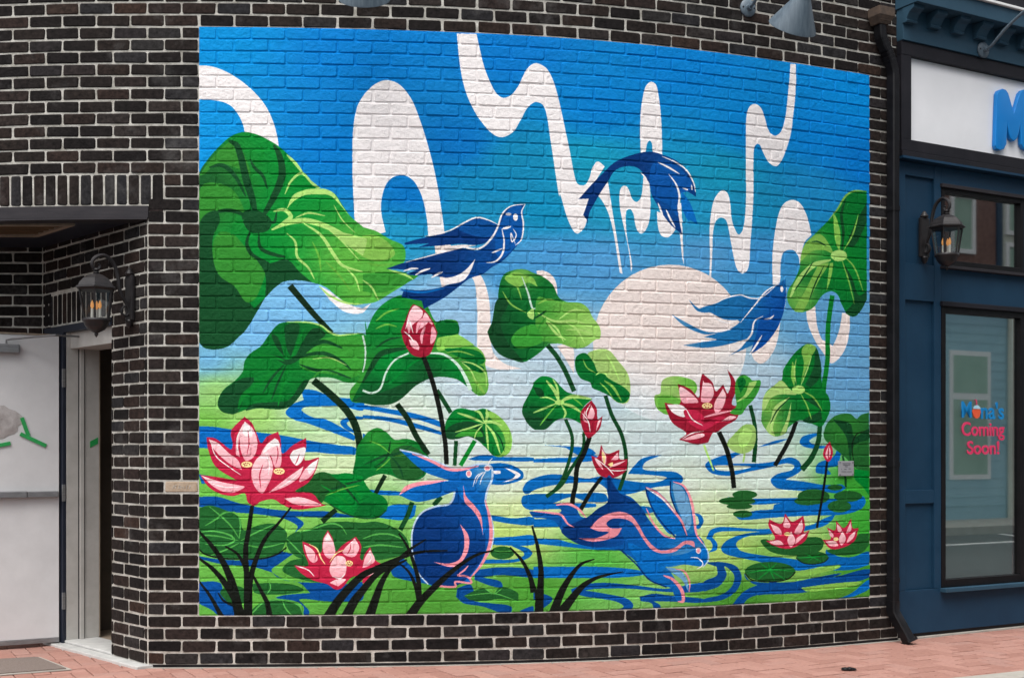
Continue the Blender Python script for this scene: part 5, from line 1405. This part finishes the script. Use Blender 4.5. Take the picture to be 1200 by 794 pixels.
nb = off(sA, .05); fw = Vector((math.cos(R_ang)*.55 + math.sin(R_ang), math.sin(R_ang)*.55 - math.cos(R_ang), 0)).normalized()
sh = [Vector((nb.x, nb.y, .28)), Vector((nb.x, nb.y, .21)), Vector((nb.x, nb.y, .17)) + fw*.02, Vector((nb.x, nb.y, .06)) + fw*.085, Vector((nb.x, nb.y, .02)) + fw*.105]
q = MB(); q.tube(sh, 1, sec=[(x*1.08, y*1.1) for x, y in rect], up=(math.sin(R_ang), -math.cos(R_ang), 0)); q.build('shoe', M['black_metal'], dsp, smooth=True)
q = MB(); q.tube([Vector((nb.x, nb.y, .026)) + fw*.102, Vector((nb.x, nb.y, .008)) + fw*.112], 1, sec=[(x*1.45, y*1.5) for x, y in rect], up=(math.sin(R_ang), -math.cos(R_ang), 0)); q.build('shoe_rim', M['black_metal'], dsp)
for z_ in (2.9, 1.19, .42):
    q = MB(); q.tube([at_s(sA, z_ + .016), at_s(sA, z_ - .016)], 1, sec=[(x*1.12, y*1.14) for x, y in rect], up=(math.sin(R_ang), -math.cos(R_ang), 0)); st = q.build('strap', M['black_metal'], dsp)
hp = at_s(sB, zt); hd = empty('hopper', (hp.x, hp.y, zt), R_ang, dsp)
q = MB(); hv = [(-.042,-.042,0),(.042,-.042,0),(.042,.04,0),(-.042,.04,0),(-.066,-.07,.05),(.066,-.07,.05),(.066,.04,.05),(-.066,.04,.05),(-.066,-.07,.105),(.066,-.07,.105),(.066,.04,.105),(-.066,.04,.105),
    (-.056,-.06,.105),(.056,-.06,.105),(.056,.03,.105),(-.056,.03,.105),(-.05,-.055,.02),(.05,-.055,.02),(.05,.03,.02),(-.05,.03,.02)]
q.add(hv, [(0,3,2,1),(0,1,5,4),(1,2,6,5),(2,3,7,6),(3,0,4,7),(4,5,9,8),(5,6,10,9),(6,7,11,10),(7,4,8,11),(8,9,13,12),(9,10,14,13),(10,11,15,14),(11,8,12,15),(12,13,17,16),(13,14,18,17),(14,15,19,18),(15,12,16,19),(16,17,18,19)]); q.build('hopper_box', M['rust'], hd)
MB().box(.0, .085, -.03, .045, .108, .12).build('hopper_flap', M['black_metal'], hd, bevel=.002)

# ---------------------------------------------------------------- plaque on the mural
sp_, vp = on_wall(991.5, 548.5, .012); plq = empty('plaque', (vp.x, vp.y, vp.z), W(sp_)[2]); tag(plq, 'small grey metal information plaque screwed onto the mural by the red lotus bud', 'plaque')
pw, ph = .125/2, .098/2
MB().box(-pw, pw, -.003, .006, -ph, ph).build('plate', M['plaque'], plq, bevel=.0015)
for x in (-1, 1):
    for z in (-1, 1):
        q = MB(); q.lathe([(.004, 0), (.004, .003), (.002, .0045)], 8, (x*(pw-.009), -.0032, z*(ph-.009)), Matrix.Rotation(math.pi/2, 3, 'X')); q.build('screw', M['plaque_ink'], plq)
for (x0, x1, z) in ((-.032, .036, .033), (-.028, .032, .024), (-.014, .012, .013), (-.044, -.038, -.005), (-.02, .0, -.005), (.018, .036, -.002), (-.04, .0, -.021), (.006, .044, -.021)):
    MB().box(x0, x1, -.0042, -.0032, z - .0016, z + .0016).build('engraved_line', M['plaque_ink'], plq)

# ---------------------------------------------------------------- blue shopfront
shop = empty('shopfront', (SH0.x, SH0.y, 0), SHA); tag(shop, 'slate blue painted shopfront with white sign, bracketed cornice and black framed windows', 'shop')
UE = U(1330)
def sb(name, u0, u1, w0, w1, z0, z1, mat, par=shop, bev=.003): return MB().box(u0, u1, -w0, -w1, z0, z1).build(name, M[mat], par, bevel=bev)
uL = U(1053.2)
zs = lambda y, x=1063: SZ(x, y)
z_base, z_sill, z_tr0, z_tr1, z_cap, z_fr0, z_pan0, z_pan1, z_fr1, z_corn = .035, zs(691), zs(311, 1103), zs(219, 1103), zs(184), zs(179), zs(165.5), zs(68), zs(52), zs(5)
u_p0, u_p1, u_w0, u_w1 = U(1061), U(1095), U(1103), U(1200.5)
gl0, gl1 = U(1108), U(1193)
zw0, zw1 = zs(688, 1104), zs(358, 1104)
BK_, FC = -.10, .0                          # carcass back and face plane
# carcass around the openings
sb('base_rail', uL, UE, FC, BK_, z_base, z_sill - .004, 'shop_blue')
sb('corner_stile', uL, u_p0, FC, BK_, z_sill - .003, z_cap - .03, 'shop_blue')
sb('stile', u_p1, u_w0 - .001, FC, BK_, z_sill - .003, z_cap - .03, 'shop_blue')
sb('panel_backing', u_p0, u_p1, -.022, BK_, z_sill - .003, z_cap - .03, 'shop_blue')
zr = [zs(590), zs(574), zs(351), zs(308), zs(205)]
sb('rail', u_p0 + .001, u_p1 - .001, FC - .002, -.021, zr[0], zr[1], 'shop_blue'); sb('rail', u_p0 + .001, u_p1 - .001, FC - .002, -.021, zr[2], zr[3], 'shop_blue'); sb('rail', u_p0 + .001, u_p1 - .001, FC - .002, -.021, zr[4], z_cap - .031, 'shop_blue')
sb('middle_rail', u_w0, UE, FC - .001, BK_, zw1 + .001, z_tr0 - .001, 'shop_blue')
sb('head_rail', u_w0, UE, FC - .001, BK_, z_tr1 + .001, z_cap - .03, 'shop_blue')
sb('right_stile', U(1203), UE, FC, BK_, z_sill - .003, zw1, 'shop_blue'); sb('right_stile', U(1203), UE, FC, BK_, z_tr0, z_tr1, 'shop_blue')
sb('footing', uL, UE, .02, -.1, -.02, .012, 'concrete'); sb('base_shadow_gap', uL, UE, -.012, -.1, .012, z_base, 'black_metal', bev=0)
# display window and transom
def window(name, u0, u1, z0, z1, fw_, label, bl):
    w_ = empty(name, (0, 0, 0), parent=shop); w_['label'] = label
    for nm, a in (('frame_side', (u0, u0 + fw_, z0, z1)), ('frame_side', (u1 - fw_, u1, z0, z1)), ('frame_bottom', (u0 + fw_, u1 - fw_, z0, z0 + fw_*1.25)), ('frame_top', (u0 + fw_, u1 - fw_, z1 - fw_*1.1, z1))):
        MB().box(a[0], a[1], -.004, .07, a[2], a[3]).build(nm, M['win_black'], w_, bevel=.003)
    MB().box(u0 + fw_ - .004, u1 - fw_ + .004, .026, .032, z0 + fw_*1.25 - .004, z1 - fw_*1.1 + .004).build('glass_pane', M['glass'], w_)
    if bl: MB().box(u0 + fw_ - .004, u1 - fw_ + .004, .075, .085, z0 + fw_ - .004, z1 - fw_ + .004).build('window_film', M['blind'], w_)
    return w_
win = window('shop_window', u_w0, u_w1, zw0, zw1, gl0 - u_w0, 'tall display window with pink and blue lettering', True)
trw = window('transom_window', u_w0, U(1199.5), z_tr0, z_tr1, (gl0 - u_w0)*.8, 'small high window above the display window', False)
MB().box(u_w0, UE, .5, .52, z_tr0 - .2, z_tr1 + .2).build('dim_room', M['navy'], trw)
sb('window_sill', u_w0 - .012, UE, .055, -.0035, zw0 - .03, zw0 - .002, 'shop_blue2'); sb('window_head_trim', u_w0 - .01, UE, .022, -.0035, zw1 - .004, zw1 + .03, 'sign_black'); sb('transom_sill', u_w0 - .012, UE, .04, -.0035, z_tr0 - .022, z_tr0 - .002, 'lintel'); sb('transom_head_trim', u_w0 - .01, UE, .022, -.0035, z_tr1 - .004, z_tr1 + .022, 'lintel')
# sign
sign = empty('sign_board', (0, 0, 0), parent=shop); sign['label'] = 'white sign board in charcoal frame with a big blue letter M'
u_s0 = U(1062.5)
sb('sign_panel', u_s0, UE, .012, -.06, z_pan0, z_pan1, 'sign_white', sign)
sb('sign_frame', uL - .02, UE, .045, -.06, z_fr0, z_pan0 - .001, 'sign_black', sign); sb('sign_frame', uL - .02, UE, .045, -.06, z_pan1 + .001, z_fr1, 'sign_black', sign); sb('sign_frame', uL - .02, u_s0 - .001, .043, -.06, z_pan0 - .0005, z_pan1 + .0005, 'sign_black', sign)
sb('sign_ledge', uL - .02, UE, .06, -.05, z_cap - .028, z_cap - .010, 'shop_blue'); sb('drip_strip', uL - .02, UE, .052, -.05, z_cap - .009, z_fr0 - .002, 'sign_black')
mpts = [(560,485),(564,350),(569,220),(577,203),(597,194),(614,199),(627,216),(641,266),(656,318),(671,266),(685,216),(698,199),(715,194),(735,203),(743,220),(748,350),(752,485),(746,503),(727,512),(707,505),(694,480),(690,372),(682,420),(672,452),(656,466),(640,452),(630,420),(622,372),(618,480),(605,505),(585,512),(566,503)]
mp_ = []
for a_1, b_1 in mpts:
    xx = 1040 + a_1/4.41; yy = 60 + b_1/4.41 + (a_1 - 560) * .0
    mp_.append((U(xx, .05), SZ(1182, yy - (xx - 1182)*.19, .05)))
MB().prism(mp_, -.048, -.014).build('letter_m', M['letter_blue'], sign, bevel=.006, smooth=True, seg=3)
# cornice with modillions
corn = empty('cornice', (0, 0, 0), parent=shop)
z_fb = SZ(1076, 1.5, .22); z_cs = zs(3)
sb('frieze', uL - .02, UE, .058, -.06, z_fr1 + .001, z_cs + .06, 'shop_blue2', corn)
sb('fascia', uL - .03, UE, .19, -.06, SZ(1150, 20, .19), SZ(1150, 1.5, .19), 'shop_blue2', corn); sb('fascia_cap', uL - .04, UE, .21, -.06, SZ(1150, 1.5, .19) + .001, SZ(1150, -1, .19) + .004, 'far_trim', corn); sb('parapet', uL - .03, UE, .15, -.06, SZ(1150, -1, .19) + .006, 5.0, 'sign_black', corn)
zf = SZ(1150, 20, .19)
for k in range(8):
    uc = U(1075, .14) + k * (U(1103, .14) - U(1075, .14)); hw = .05
    if uc > UE: break
    md = MB(); prof = [(-.055, zf - .002), (-.155, zf - .002), (-.155, zf - .022), (-.147, zf - .030), (-.137, zf - .034), (-.118, zf - .045), (-.103, zf - .065), (-.092, zf - .085), (-.100, zf - .092), (-.092, zf - .105), (-.055, zf - .105)]
    md.add([(uc - hw, y, z) for y, z in prof] + [(uc + hw, y, z) for y, z in prof], [tuple(range(11)), tuple(range(21, 10, -1))] + [(i, 11+i, 11+(i+1)%11, (i+1)%11) for i in range(11)])
    md.build('bracket', M['shop_blue2'], corn, bevel=.002)
# lettering on the glass
def text_mesh(body, size, name, mat, parent, x, z, y, width=None, off_=.012):
    cu = bpy.data.curves.new(name, 'FONT'); cu.body = body; cu.size = size; cu.extrude = .0015; cu.offset = off_*size; cu.align_x = 'CENTER'
    ob = bpy.data.objects.new('tmp_text', cu); COL.objects.link(ob); bpy.context.view_layer.update()
    me = bpy.data.meshes.new_from_object(ob.evaluated_get(bpy.context.evaluated_depsgraph_get())); bpy.data.objects.remove(ob)
    xs_ = [v.co.x for v in me.vertices]; k = 1 if width is None else width / (max(xs_) - min(xs_)); mid = (max(xs_) + min(xs_)) / 2
    for v in me.vertices: v.co = Vector((x + (v.co.x - mid)*k, y - v.co.z, z + v.co.y))
    me.materials.clear(); me.materials.append(mat); me.name = name
    return link(name, me, None, parent)
gy = .0235
def ug(xp): return U(xp, -.024)
def zg(yp, xp=1151): return SZ(xp, yp, -.024)
def line_(body, x0, x1, ytop, ybot, mat, nm):
    h = zg(ytop) - zg(ybot); text_mesh(body, h/.70, nm, M[mat], win, (ug(x0) + ug(x1))/2, zg(ybot), gy, ug(x1) - ug(x0), .018)
line_('M', 1127, 1138.5, 470.5, 489, 'vinyl_blue', 'lettering'); line_("na's", 1149.5, 1176.5, 471.5, 490, 'vinyl_blue', 'lettering')
line_('Coming', 1127, 1177, 494.5, 510, 'vinyl_pink', 'lettering'); line_('Soon!', 1133.5, 1171, 516.5, 531.5, 'vinyl_pink', 'lettering')
ccx, ccz = ug(1144.3), zg(482.5)
rx_, rz_ = (ug(1149) - ug(1139.6))/2, (zg(474) - zg(489.5))/2
q = MB(); q.prism([(ccx + rx_*math.cos(a)*(1 - .12*(math.sin(a) < 0)), ccz - .006 + rz_*.85*math.sin(a)) for a in np.linspace(0, 2*math.pi, 28, endpoint=False)], gy - .002, gy + .0015); cup = q.build('cup_emblem', M['vinyl_orange'], win); cup['label'] = 'orange fruit cup emblem standing for the letter o'
q = MB(); q.prism([(ccx + rx_*.86*math.cos(a), ccz + .022 + rz_*.55*math.sin(a)) for a in np.linspace(0, math.pi, 16)], gy - .0045, gy - .0022); q.build('cup_lid', M['vinyl_ice'], win)
q = MB(); q.prism([(ccx - .004, ccz + .045), (ccx + .004, ccz + .045), (ccx + .0, ccz + .082), (ccx - .016, ccz + .09), (ccx - .018, ccz + .083), (ccx - .008, ccz + .077)], gy - .004, gy - .0024); q.build('cup_straw', M['vinyl_pink'], win)

# ---------------------------------------------------------------- small things on the pavement
def gq(pts): return [tuple(ground_pt(*p).to_2d()) for p in pts]
dm = empty('door_mat', (*ground_pt(10, 783).to_2d(), 0)); dm.location = (0, 0, 0); tag(dm, 'brown ribbed door mat in pale edging on the red pavers by the open door', 'mat')
mq = [Vector(p) for p in gq([(47, 770.5), (84, 785), (-70, 797), (-70, 777)])]; mc = sum(mq, Vector((0, 0)))/4
q = MB(); q.slab([tuple(p.lerp(mc, .075)) for p in mq], .0025, .014); q.build('mat_pile', M['mat'], dm)
for i in range(4):
    a_1, b_1 = mq[i], mq[(i+1)%4]; q = MB(); q.slab([tuple(a_1), tuple(b_1), tuple(b_1.lerp(mc, .07)), tuple(a_1.lerp(mc, .07))], .0025, .008); q.build('mat_edge', M['concrete'], dm)
sg = ground_pt(995, 785); q = MB()
for i, (dx, dy, r_, h_) in enumerate(((-.022, 0, .026, .016), (.018, .01, .03, .012), (.0, -.012, .018, .02))):
    q.lathe([(r_*.7, .003), (r_, .007), (r_*.75, h_), (r_*.2, h_ + .003)], 9, (sg.x + dx, sg.y + dy, 0))
tag(q.build('crumpled_scrap', M['black_metal'], smooth='all'), 'small crumpled black scrap lying on the red pavers before the wall', 'scrap')

# ---------------------------------------------------------------- across the street (seen only in the shop windows)
n3 = Vector((SHE.y, -SHE.x, 0)); OP = SH0 + n3 * 10.0
opp = empty('opposite_building', OP, SHA + math.pi); tag(opp, 'pale blue clapboard building across the street, mirrored in the shop windows', 'building')
# local x runs the other way now: local -y faces the shop
MB().box(-30, 6, 0, .3, .0, 9.0).build('wall', M['siding'], opp)
for k in range(26):
    q = MB(); z = .25 + k*.17; q.add([(-30, -.004, z + .168), (-30, -.012, z), (6, -.012, z), (6, -.004, z + .168), (-30, 0, z), (6, 0, z)], [(0, 1, 2, 3), (1, 4, 5, 2)]); q.build('clapboard', M['siding'], opp)
def owin(x0, x1, z0, z1, name='window'):
    w_ = MB().box(x0, x1, -.03, .02, z0, z1).build(name, M['far_trim'], opp); t_ = .09; zm = (z0 + z1)/2 + .35
    for a in ((x0 + t_, x1 - t_, z0 + t_, zm - .06), (x0 + t_, x1 - t_, zm + .06, z1 - t_)):
        MB().box(a[0], a[1], -.034, -.0302, a[2], a[3]).build('pane', M['far_glass'], w_)
for x0 in (-9.2, -12.95): owin(x0, x0 + 1.1, .75, 3.15)
MB().box(-16, -13.42, -.06, -.03, .0, 4.2).build('brick_pier', M['cream'], opp)
MB().box(-13.05, 3, -.06, -.03, 4.45, 9).build('brick_storey', M['far_brick'], opp)
MB().box(-13.2, -13.06, -.10, -.03, 3.9, 9).build('drain_pipe', M['shop_blue'], opp)
MB().box(-26, -13.21, -.06, -.03, 4.25, 9).build('render_storey', M['cream'], opp)
def owin2(x0, x1, z0, z1):
    w_ = empty('window', (0, 0, 0), parent=opp); t_ = .08
    for a in ((x0, x1, z0, z0 + t_), (x0, x1, z1 - t_, z1), (x0, x0 + t_, z0 + t_, z1 - t_), (x1 - t_, x1, z0 + t_, z1 - t_)): MB().box(a[0], a[1], -.11, -.0605, a[2], a[3]).build('frame', M['far_trim'], w_)
    MB().box(x0 + t_, x1 - t_, -.075, -.0608, z0 + t_, z1 - t_).build('pane', M['far_glass'], w_)
for x0 in (-9.6, -12.45): owin2(x0, x0 + .65, 4.95, 6.05)
owin2(-14.0, -13.3, 4.5, 5.25); owin2(-14.0, -13.3, 5.4, 6.3)
q = MB(); o2 = OP.to_2d(); q.slab([tuple(o2 - e2*5 - nS*.0), tuple(o2 + e2*30), tuple(o2 + e2*30 - nS*1.6), tuple(o2 - e2*5 - nS*1.6)], -.14, .0); tag(q.build('far_pavement', M['concrete']), kind='structure')
for k, (dn, u0, u1) in enumerate(((2.6, 2, 26), (6.9, 2, 26))):
    a = SH0.to_2d() + nS*dn; q = MB(); q.slab([tuple(a + e2*u0), tuple(a + e2*u1), tuple(a + e2*u1 + nS*.12), tuple(a + e2*u0 + nS*.12)], -.134, -.130); tag(q.build('road_marking', M['road_white']), kind='structure')
for k in range(5):
    a = SH0.to_2d() + e2*(5 + 2.8*k); q = MB(); q.slab([tuple(a + nS*6.95), tuple(a + nS*8.3 + e2*.5), tuple(a + nS*8.3 + e2*.62), tuple(a + nS*6.95 + e2*.12)], -.134, -.1305); tag(q.build('road_marking', M['road_white']), kind='structure')
